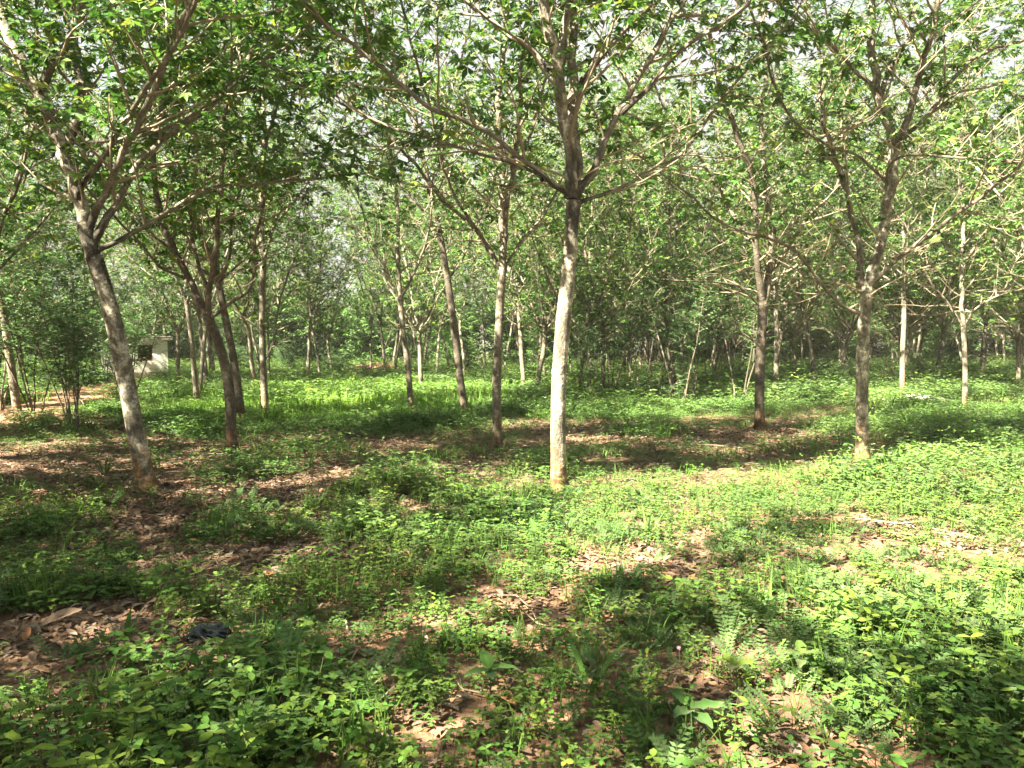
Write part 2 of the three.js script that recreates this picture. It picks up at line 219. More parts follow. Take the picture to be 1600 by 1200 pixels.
// ---------- rubber trees ----------
const SKELETONS = {
  A: { at: [-3.952, -8.308], r: [0.095, 0.08], trunk: [[0, -0.05, 0], [-0.168, 0.893, 0.0], [-0.259, 1.447, 0.0], [-0.37, 1.997, 0.0], [-0.529, 2.51, 0.0]], limbs: [
    [0.072, [[-0.529, 2.51, 0.0], [-0.598, 2.752, -0.024], [-0.85, 3.517, -0.102], [-1.152, 4.29, -0.18], [-1.412, 4.716, -0.226], [-1.602, 5.144, -0.269]]],
    [0.04, [[-0.583, 2.82, -0.024], [-0.084, 3.497, 0.264], [0.348, 3.995, 0.502], [0.68, 4.498, 0.74], [0.969, 4.824, 0.916]]],
    [0.042, [[-0.516, 2.717, -0.024], [-0.135, 3.616, -0.317], [0.253, 4.042, -0.489], [0.743, 4.565, -0.694], [1.022, 5.12, -0.858], [1.536, 5.7, -1.061]]],
    [0.028, [[-0.493, 2.578, 0.0], [-0.374, 2.656, -0.078], [0.063, 3.028, -0.369], [0.54, 3.376, -0.65], [1.199, 3.516, -0.966]]],
    [0.03, [[-0.704, 3.16, -0.024], [-0.207, 3.584, 0.278], [0.186, 3.905, 0.527], [0.573, 4.22, 0.788]]],
    [0.055, [[-0.874, 3.633, -0.102], [-0.798, 4.193, -0.287], [-0.961, 4.99, -0.525], [-0.95, 5.533, -0.684]]],
    [0.022, [[-0.875, 3.613, -0.102], [-0.605, 3.757, -0.133], [-0.162, 3.817, -0.179], [0.293, 3.989, -0.229], [0.726, 4.288, -0.28]]],
    [0.045, [[-1.209, 4.256, -0.18], [-1.001, 4.497, -0.088], [-0.744, 4.776, 0.024], [-0.552, 5.003, 0.114]]],
  ] },
  B: { at: [0.508, -8.308], r: [0.084, 0.074], trunk: [[0, -0.05, 0], [-0.009, 0.893, 0.0], [0.023, 1.653, 0.0], [0.11, 2.544, 0.0], [0.149, 3.155, 0.0]], limbs: [
    [0.062, [[0.128, 3.223, 0.0], [0.125, 3.419, 0.03], [0.013, 4.17, 0.15], [-0.066, 4.59, 0.219], [-0.202, 5.095, 0.306]]],
    [0.045, [[-0.001, 4.249, 0.15], [-0.012, 4.453, 0.111], [0.039, 4.887, 0.029], [0.11, 5.247, -0.038]]],
    [0.068, [[0.162, 3.223, 0.0], [0.173, 3.487, -0.063], [0.152, 4.425, -0.278], [0.152, 4.938, -0.391], [0.187, 5.452, -0.502]]],
    [0.035, [[0.194, 4.391, -0.278], [0.228, 4.471, -0.269], [0.732, 5.044, -0.192], [1.027, 5.298, -0.153]]],
    [0.045, [[0.176, 3.243, 0.0], [0.28, 3.365, -0.031], [0.596, 4.019, -0.167], [0.742, 4.341, -0.232], [1.163, 5.052, -0.379], [1.389, 5.432, -0.457]]],
    [0.028, [[0.658, 4.136, -0.167], [0.991, 4.408, -0.026], [1.209, 4.659, 0.088], [1.476, 4.819, 0.197]]],
    [0.022, [[0.196, 3.142, 0.0], [0.282, 3.177, -0.043], [0.725, 3.366, -0.26], [1.065, 3.595, -0.435], [1.391, 3.775, -0.59]]],
    [0.03, [[0.107, 3.223, 0.0], [-0.032, 3.296, 0.04], [-0.327, 3.508, 0.134], [-0.686, 3.767, 0.252], [-1.036, 3.912, 0.355], [-1.376, 4.029, 0.454]]],
    [0.018, [[-0.168, 3.403, 0.04], [-0.694, 3.626, -0.072], [-1.261, 3.819, -0.187], [-1.943, 4.065, -0.322]]],
    [0.032, [[-0.026, 4.407, 0.111], [-0.371, 4.809, -0.061], [-0.646, 5.059, -0.178], [-1.007, 5.375, -0.326]]],
  ] },
  C: { at: [4.795, -10.486], r: [0.086, 0.076], trunk: [[0, -0.05, 0], [-0.022, 1.071, 0.0], [-0.019, 1.767, 0.0], [0.005, 2.287, 0.0]], limbs: [
    [0.07, [[0.005, 2.287, 0.0], [0.071, 2.487, -0.021], [0.214, 2.986, -0.071], [0.375, 3.805, -0.152], [0.416, 4.407, -0.21], [0.233, 5.157, -0.284], [0.157, 6.064, -0.369]]],
    [0.045, [[-0.03, 2.27, 0.0], [-0.026, 2.404, -0.052], [0.005, 3.015, -0.285], [-0.065, 3.776, -0.569], [-0.211, 4.774, -0.927]]],
    [0.045, [[0.412, 4.225, -0.21], [0.533, 4.477, -0.15], [0.626, 5.069, -0.02], [0.735, 5.725, 0.127], [0.763, 6.101, 0.212]]],
    [0.035, [[0.427, 4.312, -0.21], [0.978, 4.781, -0.391], [1.542, 5.48, -0.611], [2.079, 5.832, -0.762], [2.631, 6.01, -0.897]]],
    [0.035, [[0.28, 5.027, -0.284], [0.603, 5.665, -0.464], [1.079, 6.241, -0.645]]],
    [0.028, [[0.243, 5.113, -0.284], [-0.017, 5.25, -0.203], [-0.545, 5.608, -0.019], [-0.813, 5.749, 0.069]]],
    [0.03, [[0.063, 2.399, 0.0], [0.09, 2.424, 0.015], [0.369, 2.78, 0.201], [0.542, 2.935, 0.302], [0.936, 3.308, 0.546], [1.386, 3.727, 0.843]]],
    [0.025, [[-0.051, 2.027, 0.0], [-0.209, 2.06, 0.043], [-0.553, 2.268, 0.154], [-1.039, 2.762, 0.355], [-1.325, 2.915, 0.45], [-2.132, 3.122, 0.694]]],
    [0.018, [[0.325, 3.692, -0.152], [0.292, 4.061, 0.11], [1.028, 3.891, 0.812], [1.333, 3.769, 1.16]]],
    [0.02, [[0.349, 3.779, -0.152], [-0.23, 4.083, 0.19], [-0.735, 4.158, 0.449], [-1.298, 4.368, 0.787]]],
  ] },
  D: { at: [-0.22, -11.984], r: [0.072, 0.062], trunk: [[0, -0.05, 0], [-0.019, 1.002, 0.0], [0.022, 1.997, 0.0], [0.072, 2.885, 0.0]], limbs: [
    [0.055, [[0.072, 2.885, 0.0], [0.081, 3.945, -0.104], [0.02, 4.902, -0.196], [0.02, 5.653, -0.268], [0.15, 6.686, -0.366]]],
    [0.042, [[0.092, 2.984, 0.0], [0.22, 4.246, 0.337], [0.314, 4.779, 0.487], [0.375, 5.901, 0.812], [0.489, 6.426, 0.976]]],
    [0.035, [[0.052, 2.836, 0.0], [-0.048, 2.99, -0.053], [-0.394, 3.532, -0.236], [-0.882, 3.946, -0.415], [-1.322, 4.537, -0.613], [-1.881, 5.171, -0.834]]],
    [0.028, [[-0.177, 3.207, -0.053], [-0.282, 3.359, 0.046], [-0.731, 4.072, 0.525], [-0.869, 4.678, 0.91]]],
    [0.024, [[0.101, 2.836, 0.0], [0.321, 3.208, -0.204], [0.735, 3.762, -0.518], [1.064, 4.447, -0.846]]],
    [0.03, [[0.071, 3.984, -0.104], [0.421, 4.711, -0.257], [0.729, 5.767, -0.459], [0.938, 6.521, -0.599]]],
  ] },
  E: { at: [-4.248, -11.608], r: [0.08, 0.066], trunk: [[0, -0.05, 0], [-0.031, 1.019, 0.0], [-0.138, 1.55, 0.0], [-0.331, 2.059, 0.0]], limbs: [
    [0.05, [[-0.331, 2.059, 0.0], [-0.616, 2.555, -0.082], [-0.904, 3.084, -0.168], [-1.126, 3.648, -0.254], [-1.257, 4.398, -0.361], [-1.107, 5.462, -0.512]]],
    [0.045, [[-0.311, 2.098, 0.0], [-0.269, 2.514, 0.063], [-0.128, 3.108, 0.156], [0.004, 3.833, 0.271], [0.118, 4.713, 0.412]]],
    [0.03, [[-0.261, 2.456, 0.063], [-0.557, 2.956, -0.146], [-0.723, 3.676, -0.413], [-0.726, 4.642, -0.757]]],
    [0.028, [[-0.284, 2.04, 0.0], [-0.2, 2.068, 0.017], [0.024, 2.228, 0.069], [0.339, 2.441, 0.142], [0.463, 2.782, 0.215], [0.516, 3.181, 0.299], [0.709, 3.8, 0.436]]],
    [0.02, [[-0.681, 2.66, -0.082], [-0.993, 2.768, 0.078], [-1.193, 3.093, 0.261], [-1.504, 3.511, 0.525]]],
  ] },
  F: { at: [4.728, -14.642], r: [0.092, 0.085], trunk: [[0, -0.05, 0], [-0.017, 1.124, 0.0], [0.009, 1.853, 0.0], [0.025, 2.458, 0.0]], limbs: [
    [0.06, [[0.025, 2.434, 0.0], [-0.073, 2.812, 0.098], [-0.189, 3.504, 0.279], [-0.312, 4.394, 0.518], [-0.766, 5.452, 0.83]]],
    [0.075, [[0.049, 2.458, 0.0], [0.138, 2.948, -0.073], [0.245, 3.564, -0.164], [0.163, 4.812, -0.344], [0.116, 6.079, -0.523], [0.28, 7.365, -0.7]]],
    [0.025, [[0.002, 2.338, 0.0], [-0.137, 2.455, 0.052], [-0.545, 2.744, 0.194], [-1.189, 2.811, 0.378], [-1.667, 2.81, 0.516]]],
    [0.03, [[0.138, 2.948, -0.073], [0.486, 3.327, -0.213], [0.997, 4.099, -0.462], [1.568, 4.632, -0.663]]],
    [0.032, [[-0.175, 3.386, 0.279], [-0.523, 4.011, 0.06], [-0.939, 4.908, -0.231], [-1.493, 5.839, -0.54]]],
  ] },
  I: { at: [-1.044, -17.392], r: [0.085, 0.066], trunk: [[0, -0.05, 0], [-0.184, 1.333, 0.0], [-0.352, 2.772, 0.0], [-0.563, 4.058, 0.0], [-0.844, 5.264, 0.0]], limbs: [
    [0.055, [[-0.844, 5.264, 0.0], [-1.036, 6.207, -0.093], [-1.258, 7.227, -0.194], [-1.846, 8.552, -0.331]]],
    [0.04, [[-0.788, 5.052, 0.0], [-0.51, 5.856, 0.177], [-0.349, 6.769, 0.376], [-0.052, 7.778, 0.608]]],
    [0.03, [[-0.535, 3.773, 0.0], [-1.005, 4.694, -0.382], [-1.563, 5.494, -0.728], [-2.145, 6.48, -1.12]]],
    [0.022, [[-0.394, 3.059, 0.0], [-0.05, 3.663, -0.27], [0.229, 4.435, -0.578]]],
  ] },
  J: { at: [-2.305, -17.725], r: [0.07, 0.06], trunk: [[0, -0.05, 0], [-0.096, 1.182, 0.0], [-0.222, 2.211, 0.0], [-0.248, 2.796, 0.0]], limbs: [
    [0.05, [[-0.248, 2.767, 0.0], [-0.314, 3.681, -0.091], [-0.322, 4.72, -0.192], [-0.511, 6.214, -0.337]]],
    [0.032, [[-0.263, 2.723, 0.0], [-0.662, 3.402, -0.225], [-0.995, 4.172, -0.459], [-1.348, 5.275, -0.775]]],
    [0.032, [[-0.218, 2.767, 0.0], [0.134, 3.358, 0.208], [0.457, 4.177, 0.485], [0.639, 5.226, 0.834]]],
  ] },
  H: { at: [11.325, -19.193], r: [0.066, 0.055], trunk: [[0, -0.05, 0], [-0.031, 1.152, 0.0], [-0.109, 2.265, 0.0]], limbs: [
    [0.05, [[-0.108, 2.233, 0.0], [-0.12, 3.384, -0.114], [-0.032, 4.67, -0.24], [-0.064, 6.291, -0.397], [0.153, 8.252, -0.583]]],
    [0.028, [[-0.075, 2.186, 0.0], [0.207, 2.655, 0.118], [0.67, 2.96, 0.245], [0.913, 3.794, 0.434]]],
    [0.028, [[-0.122, 2.186, 0.0], [-0.442, 2.749, -0.136], [-0.786, 3.238, -0.262], [-1.104, 4.224, -0.469]]],
    [0.03, [[-0.108, 3.542, -0.114], [0.514, 4.385, -0.468], [1.367, 5.09, -0.82]]],
  ] },
  L: { at: [-5.915, -18.43], r: [0.08, 0.068], trunk: [[0, -0.05, 0], [-0.042, 1.321, 0.0], [-0.037, 2.693, 0.0], [0.009, 3.755, 0.0]], limbs: [
    [0.065, [[0.009, 3.724, 0.0], [-0.071, 4.83, -0.109], [0.015, 6.065, -0.229], [-0.086, 7.622, -0.378]]],
    [0.035, [[0.023, 3.679, 0.0], [0.36, 4.474, 0.218], [0.817, 5.314, 0.464], [1.148, 6.529, 0.806]]],
    [0.032, [[-0.006, 3.755, 0.0], [-0.397, 4.548, -0.245], [-0.778, 5.359, -0.486], [-1.191, 6.519, -0.812]]],
    [0.03, [[0.035, 1.321, 0.0], [0.156, 1.627, -0.067], [0.281, 2.555, -0.254], [0.462, 3.34, -0.412], [0.739, 4.135, -0.576]]],
  ] },
};
const rnd3 = (R) => { const z = R() * 2 - 1, a = R() * 6.2832, r = Math.sqrt(1 - z * z); return V(r * Math.cos(a), z, r * Math.sin(a)); };
const leafGreen = (R, tone) => { const y = R(), k = 0.75 + 0.5 * R(); if (y < 0.07) return [0.17 * k, 0.22 * k, 0.026 * k]; if (y < 0.4) return [0.09 * k * tone[0], 0.185 * k * tone[1], 0.025 * k]; return [0.045 * k * tone[0], 0.12 * k * tone[1], 0.02 * k]; };
// a shoot of three-part leaves round the end of a twig
function leafTuft(b, P, dir, R, n, size, tone) {
  for (let i = 0; i < n; i++) {
    const out = rnd3(R).multiplyScalar(0.9).addScaledVector(dir, 0.55); out.y = out.y * 0.6 + 0.1; out.normalize();
    const q = P.clone().addScaledVector(dir, -R() * 0.14).addScaledVector(out, size * (0.7 + R() * 1.1)), c = leafGreen(R, tone);
    const d = out.clone(); d.y -= 0.35 + R() * 0.35; d.normalize();
    const nrm = V((R() - 0.5) * 1.1, 1, (R() - 0.5) * 1.1); nrm.addScaledVector(d, -nrm.dot(d)).normalize();
    const side = V().crossVectors(d, nrm), l = size * (0.8 + R() * 0.45);
    blade(b, q, d, nrm, l, l * 0.42, c, 0.22, 0.16);
    for (const s of [-1, 1]) { const e = d.clone().multiplyScalar(0.55).addScaledVector(side, s * 0.85).normalize(); blade(b, q, e, nrm, l * 0.88, l * 0.37, c, 0.22, 0.16); }
  }
}
const smooth = (pts, gap) => { const c = new THREE.CatmullRomCurve3(pts, false, 'centripetal'), n = Math.max(2, Math.ceil(c.getLength() / gap)); return c.getSpacedPoints(n); };
// skeleton: { r: [foot, fork], trunk: [[x, y, z] ...], limbs: [[radius, points] ...] } in metres from the foot
function growTree(sk, seed, o) {
  const R = mulberry(seed), tone = o.tone ?? [1, 1], out = { limbs: [] };
  const crown = new Builder(), twigs = new Builder();
  // trunk, with soil splashed on its foot and dark algae round the fork
  {
    const b = new Builder(), pts = smooth(sk.trunk.map((p) => V(...p)), o.far ? 0.3 : 0.05), n = pts.length, top = sk.trunk[sk.trunk.length - 1][1];
    const rad = pts.map((p, k) => lerp(sk.r[0], sk.r[1], k / (n - 1)) * (1 + 0.5 * Math.exp(-Math.max(0, p.y) / 0.11)) * (1 + 0.12 * Math.exp(-((top - p.y) ** 2) / 0.02)));
    tube(b, pts, rad, o.far ? 9 : 22, {
      uRep: 1, vLen: 1.1, v0: R() * 5, cap: true,
      shape: (k, a, r, s) => r * (1 + 0.16 * Math.max(0, 1 - pts[k].y / 0.22) * Math.cos(a * 5 + seed) + 0.16 * (fbm(Math.cos(a) * 1.2 + 5, Math.sin(a) * 1.2 + s * 2.2, seed, 3) - 0.5) + 0.05 * (noise(Math.cos(a) * 3 + 9, Math.sin(a) * 3 + s * 14, seed + 4) - 0.5)),
      tint: (x, y, z, a) => {
        const g = fbm(a * 4, y * 14, seed + 9, 3), m = step(0.42, 0.58, g + 0.3 - y * 0.95), dk = o.collar ? step(0.5, 0.6, fbm(a * 2.5, y * 7, seed + 19, 3) + 0.35 - Math.abs(top - y) * 0.9) : 0, q = 1 - 0.72 * dk;
        return [lerp(1, 1.05, m) * q, lerp(1, 0.68, m) * q, lerp(1, 0.42, m) * q];
      },
    });
    out.trunk = b.geometry();
  }
  const axes = smooth(sk.trunk.map((p) => V(...p)), 0.06);       // where limbs may spring from
  const tuft = (P, d) => {
    if (R() < (P.y < (o.far ? 3.1 : 4.3) ? o.bareLow ?? (o.far ? 0.5 : 0.6) : o.bare ?? (o.far ? 0.12 : 0.22))) return;
    leafTuft(crown, P, d, R, Math.round((o.leaves ?? 8) * (0.6 + 0.8 * R())), (o.leaf ?? 0.105) * (0.85 + 0.3 * R()), tone);
  };
  const lift = o.lift ?? 0.12, sides2 = o.far ? 3 : 5;
  for (const [li, [r0, raw]] of sk.limbs.entries()) {
    const pts = raw.map((p) => V(...p));
    if (li && !o.far) { let near = null, best = 0.3; for (const q of axes) { const e = q.distanceTo(pts[0]); if (e < best) { best = e; near = q; } } if (near) { if (best > 0.02) pts.unshift(near.clone().addScaledVector(UP, -0.05)); if (pts[1].distanceTo(pts[0]) < 0.05) pts.splice(1, 1); } }
    if (!o.far) axes.push(...smooth(pts, 0.06));
    const last = pts[pts.length - 1], d = last.clone().sub(pts[pts.length - 2]).normalize(), goal = (o.top ?? 8.4) * (0.85 + 0.25 * R());
    let left = d.y > 0.25 ? 4.5 : 1.2;
    const p = last.clone();
    while (p.y < goal && left > 0) { d.addScaledVector(UP, 0.16).addScaledVector(rnd3(R), 0.26).normalize(); p.addScaledVector(d, 0.55); pts.push(p.clone()); left -= 0.55; }
    const fine = smooth(pts, o.far ? 0.35 : 0.13), n = fine.length, kink = seed % 97;
    if (!o.far) for (let k = 2; k < n - 1; k++) fine[k].add(V(noise(k * 0.7, kink, 1) - 0.5, noise(k * 0.7, kink, 2) - 0.5, noise(k * 0.7, kink, 3) - 0.5).multiplyScalar(Math.min(0.05, r0 * 1.1)));
    const gap1 = o.far ? 0.35 : 0.13, swell = li ? r0 * 0.3 : Math.max(0, sk.r[1] * 0.98 - r0), over = li ? 0.12 : 0.3;
    const rad = fine.map((_, k) => lerp(r0, 0.009, Math.pow(k / (n - 1), li && o.slim !== false ? 0.85 : 1.5)) + swell * Math.exp(-((k * gap1 / over) ** 2)));
    if (!li) fine[0].y -= 0.04;
    const b = new Builder();
    tube(b, fine, rad, o.far ? 5 : 9, { uRep: 1, vLen: 0.8, v0: R() * 4, shape: o.far ? null : (k, a, r, s) => r * (1 + 0.18 * (noise(a * 2, s * 6, seed + 31) - 0.5)),
      tint: o.collar ? (x, y, z, a) => { const q = 1 - 0.75 * step(0.5, 0.6, fbm(a * 2.5 + 7, y * 6, seed + 29, 3) + 0.42 - Math.hypot(x - fine[0].x, y - fine[0].y, z - fine[0].z) * 0.9); return [q, q, q]; } : null });
    out.limbs.push(b);
    // side branches, then twigs, then leaf tufts
    const total = n * (o.far ? 0.35 : 0.13); let s = 0.45 + R() * 0.3, az = R() * 6.28;
    while (s < total) {
      const k = Math.min(n - 2, Math.floor(s / total * (n - 1))), t = k / (n - 1), P = fine[k], tan = fine[k + 1].clone().sub(P).normalize();
      az += 2.4 + (R() - 0.5) * 0.7; s += (o.gap ?? 0.25) * (0.6 + 0.8 * R());
      const perp = V(Math.cos(az), 0.15, Math.sin(az)); perp.addScaledVector(tan, -perp.dot(tan)).normalize();
      const e = tan.clone().multiplyScalar(0.5).addScaledVector(perp, 0.8).addScaledVector(UP, lift * R()).normalize(), L = (o.spread ?? 1.25) * (0.45 + 0.75 * R()) * (1 - 0.45 * t), m = 5, sub = [P.clone()], q = P.clone();
      for (let i = 0; i < m; i++) { e.addScaledVector(UP, 0.05).addScaledVector(rnd3(R), 0.17).normalize(); q.addScaledVector(e, L / m); sub.push(q.clone()); }
      const rs = Math.min(rad[k] * 0.62, 0.008 + 0.011 * L);
      tube(twigs, sub, sub.map((_, i) => lerp(rs, 0.004, i / m)), sides2);
      tuft(sub[m], e);
      for (let i = 1; i < m; i++) {
        if (R() < 0.16) continue;
        const ta = R() * 6.28, pd = V(Math.cos(ta), 0.3, Math.sin(ta)), td = sub[i + 1].clone().sub(sub[i]).normalize().multiplyScalar(0.5).add(pd).normalize(), tl = 0.16 + 0.36 * R(), mid = sub[i].clone().addScaledVector(td, tl * 0.5), end = mid.clone().addScaledVector(td, tl * 0.4).addScaledVector(UP, tl * 0.16);
        tube(twigs, [sub[i], mid, end], [0.0055, 0.0045, 0.003], 3);
        tuft(end, td);
      }
    }
  }
  // long dead branches without leaves, crossing below the crown
  for (let i = 0; i < (o.dead ?? 0); i++) {
    const [, raw] = sk.limbs[Math.floor(R() * sk.limbs.length)], j = Math.floor(R() * Math.min(3, raw.length - 1)), P = V(...raw[j]).lerp(V(...raw[j + 1]), R()), a = R() * 6.28, e = V(Math.cos(a), 0.1 + 0.6 * R(), Math.sin(a)).normalize(), L = 1.1 + 1.5 * R(), m = 8, line = [P.clone()], q = P.clone();
    for (let s = 0; s < m; s++) { e.addScaledVector(rnd3(R), 0.16).addScaledVector(UP, s < 4 ? -0.06 : 0.05).normalize(); q.addScaledVector(e, L / m); line.push(q.clone()); }
    tube(twigs, line, line.map((_, s) => lerp(0.013, 0.004, s / m)), 5, { tint: () => [1.25, 1.2, 1.1] });
    for (let s = 2; s <= m; s++) { const d = rnd3(R).multiplyScalar(0.9).add(e).normalize(), t = 0.2 + 0.5 * R(), mid = line[s].clone().addScaledVector(d, t * 0.5), end = mid.clone().addScaledVector(d, t * 0.4).addScaledVector(rnd3(R), t * 0.15); tube(twigs, [line[s], mid, end], [0.0055, 0.004, 0.0025], 3, { tint: () => [1.25, 1.2, 1.1] }); }
  }
  out.crown = crown.geometry(); out.twigs = twigs.geometry();
  return out;
}
function makeTree(g, sk, seed, o) {
  const t = growTree(sk, seed, o);
  mesh('trunk', t.trunk, o.bark, g);
  if (o.far) { const b = new Builder(); for (const l of t.limbs) { const k = b.p.length / 3; for (const [to, from] of [[b.p, l.p], [b.n, l.n], [b.u, l.u], [b.c, l.c]]) for (const v of from) to.push(v); for (const v of l.i) b.i.push(v + k); } mesh('limbs', b.geometry(), o.limb, g); }
  else t.limbs.forEach((l, i) => mesh('limb', l.geometry(), i ? o.limb : o.bark, g));
  mesh('twigs', t.twigs, TWIG, g, 'stuff');
  mesh('crown', t.crown, LEAF, g, 'stuff');
  return g;
}
// the trees whose trunks and limbs the photograph shows one by one
const NEAR = [
  ['A', 'mottled rubber tree leaning left, its pale lower trunk in sunlight', { bark: BARK.pale, limb: LIMB.grey, collar: true, top: 10.2, bare: 0.08, bareLow: 0.4, leaves: 10, leaf: 0.115 }],
  ['B', 'large straight rubber tree in the middle with white lichen and a dark collar', { bark: BARK.pale, limb: LIMB.grey, collar: true, top: 10.6, dead: 6 }],
  ['C', 'sunlit lichen-spotted rubber tree with many bare crossing branches, standing on red litter', { bark: BARK.pale, limb: LIMB.brown, bare: 0.3, bareLow: 0.75, top: 10.2, gap: 0.27, dead: 22 }],
  ['D', 'slim dark straight rubber tree with a reddish foot, next to the large middle tree', { bark: BARK.grey, limb: LIMB.brown, top: 10.6 }],
  ['E', 'dark bent rubber tree with a curved side limb, behind the leaning tree', { bark: BARK.brown, limb: LIMB.brown, top: 9.8, bare: 0.08, bareLow: 0.4, leaves: 10, leaf: 0.115 }],
  ['F', 'dark mossy rubber tree that splits into two upright stems above its forked branch', { bark: BARK.brown, limb: LIMB.brown, top: 10.2, bareLow: 0.6, dead: 9 }],
  ['I', 'brown rubber tree slanting left with a long clear trunk at the meadow edge', { bark: BARK.brown, limb: LIMB.brown, top: 11.1 }],
  ['J', 'slender grey rubber tree with a reddish foot, standing in the sunlit meadow', { bark: BARK.grey, limb: LIMB.grey, top: 10.1 }],
  ['H', 'thin rubber tree with low forked branches, beside the heap of pale stones', { bark: BARK.grey, limb: LIMB.brown, bareLow: 0.7, dead: 12, top: 10.1 }],
  ['L', 'straight pale grey rubber tree in the grass of the clearing', { bark: BARK.grey, limb: LIMB.grey, top: 10.6 }],
];
const standing = [];                                   // where trees stand, so that no two grow into each other
NEAR.forEach(([key, label, o], i) => {
  const sk = SKELETONS[key], [x, z] = sk.at;
  makeTree(thing('rubber_tree', label, 'tree', x, gh(x, z), z, 0), sk, 1000 + i * 37, o);
  standing.push([x, z]);
});
// other rubber trees are copies of a few that are grown here
function skeleton(seed, { fork = 2.6, lean = 0.2, limbs = 5, r = 0.09, top = 10.5 }) {
  const R = mulberry(seed), a = R() * 6.28, dx = Math.cos(a) * lean, dz = Math.sin(a) * lean, k = R() - 0.5, trunk = [[0, -0.08, 0], [dx * 0.3 + k * 0.12, fork * 0.35, dz * 0.3], [dx * 0.6 - k * 0.1, fork * 0.7, dz * 0.65 + k * 0.1], [dx, fork, dz]], list = [], a0 = R() * 6.28;
  for (let i = 0; i < limbs; i++) {
    const h = i < 2 ? fork - 0.05 : fork - 0.25 + R() * 0.2, b = a0 + i * 2.4 + (R() - 0.5) * 0.5, slope = i < 2 ? 0.22 + 0.2 * R() : 0.5 + 0.55 * R(), H = i < 2 ? top * 0.55 : 1.8 + 3 * R(), pts = [];
    const sx = dx * (h / fork), sz = dz * (h / fork);
    for (let j = 0; j <= 5; j++) { const t = j / 5, w = H * slope * Math.pow(t, 0.85); pts.push([sx + Math.cos(b) * w + (j ? (R() - 0.5) * 0.16 : 0), h + H * Math.pow(t, 1.1), sz + Math.sin(b) * w + (j ? (R() - 0.5) * 0.16 : 0)]); }
    list.push([i < 2 ? r * 0.62 : r * (0.3 + 0.12 * R()), pts]);
    if (i < 2) { const m = pts[3]; list.push([r * 0.36, [m, ...[1, 2, 3].map((j) => [m[0] + Math.cos(b + 1.9) * j * 0.32, m[1] + j * 0.55, m[2] + Math.sin(b + 1.9) * j * 0.32])]]); }
  }
  return { r: [r, r * 0.82], trunk, limbs: list };
}
const KIND = [
  [{ fork: 2.5, lean: 0.25, limbs: 7, r: 0.095 }, { bark: BARK.grey, limb: LIMB.grey }],
  [{ fork: 3.0, lean: 0.5, limbs: 6, r: 0.085 }, { bark: BARK.brown, limb: LIMB.brown }],
  [{ fork: 2.2, lean: 0.15, limbs: 7, r: 0.09 }, { bark: BARK.grey, limb: LIMB.grey, tone: [1.1, 1.05] }],
  [{ fork: 3.4, lean: 0.35, limbs: 6, r: 0.08 }, { bark: BARK.grey, limb: LIMB.grey }],
  [{ fork: 2.7, lean: 0.7, limbs: 7, r: 0.09 }, { bark: BARK.grey, limb: LIMB.brown, tone: [0.9, 1] }],
  [{ fork: 2.0, lean: 0.3, limbs: 6, r: 0.085 }, { bark: BARK.brown, limb: LIMB.brown }],
  [{ fork: 2.9, lean: 0.35, limbs: 4, r: 0.075, top: 8 }, { bark: BARK.grey, limb: LIMB.grey, leaves: 5, spread: 1, gap: 0.5, bare: 0.35, top: 8.5 }],
  [{ fork: 3.2, lean: 0.5, limbs: 4, r: 0.07, top: 8 }, { bark: BARK.pale, limb: LIMB.grey, leaves: 6, spread: 1, gap: 0.5, bare: 0.3, top: 9.5 }],
];
const GROWN = KIND.map(([s, o], i) => [skeleton(300 + i * 11, s), 5000 + i * 101, { top: 11, gap: 0.33, leaf: 0.118, leaves: 8, spread: 1.6, ...o, far: true }].concat(null));
function plantTree(kind, label, x, z, turn, size, group, name = 'rubber_tree') {
  const k = GROWN[kind];
  standing.push([x, z]);
  if (!k[3]) { const g = thing(name, label, 'tree', x, gh(x, z), z, turn, group); g.scale.setScalar(size); k[3] = makeTree(g, k[0], k[1], k[2]); return g; }
  return copyOf(k[3], name, label, 'tree', x, gh(x, z), z, turn, size, group);
}
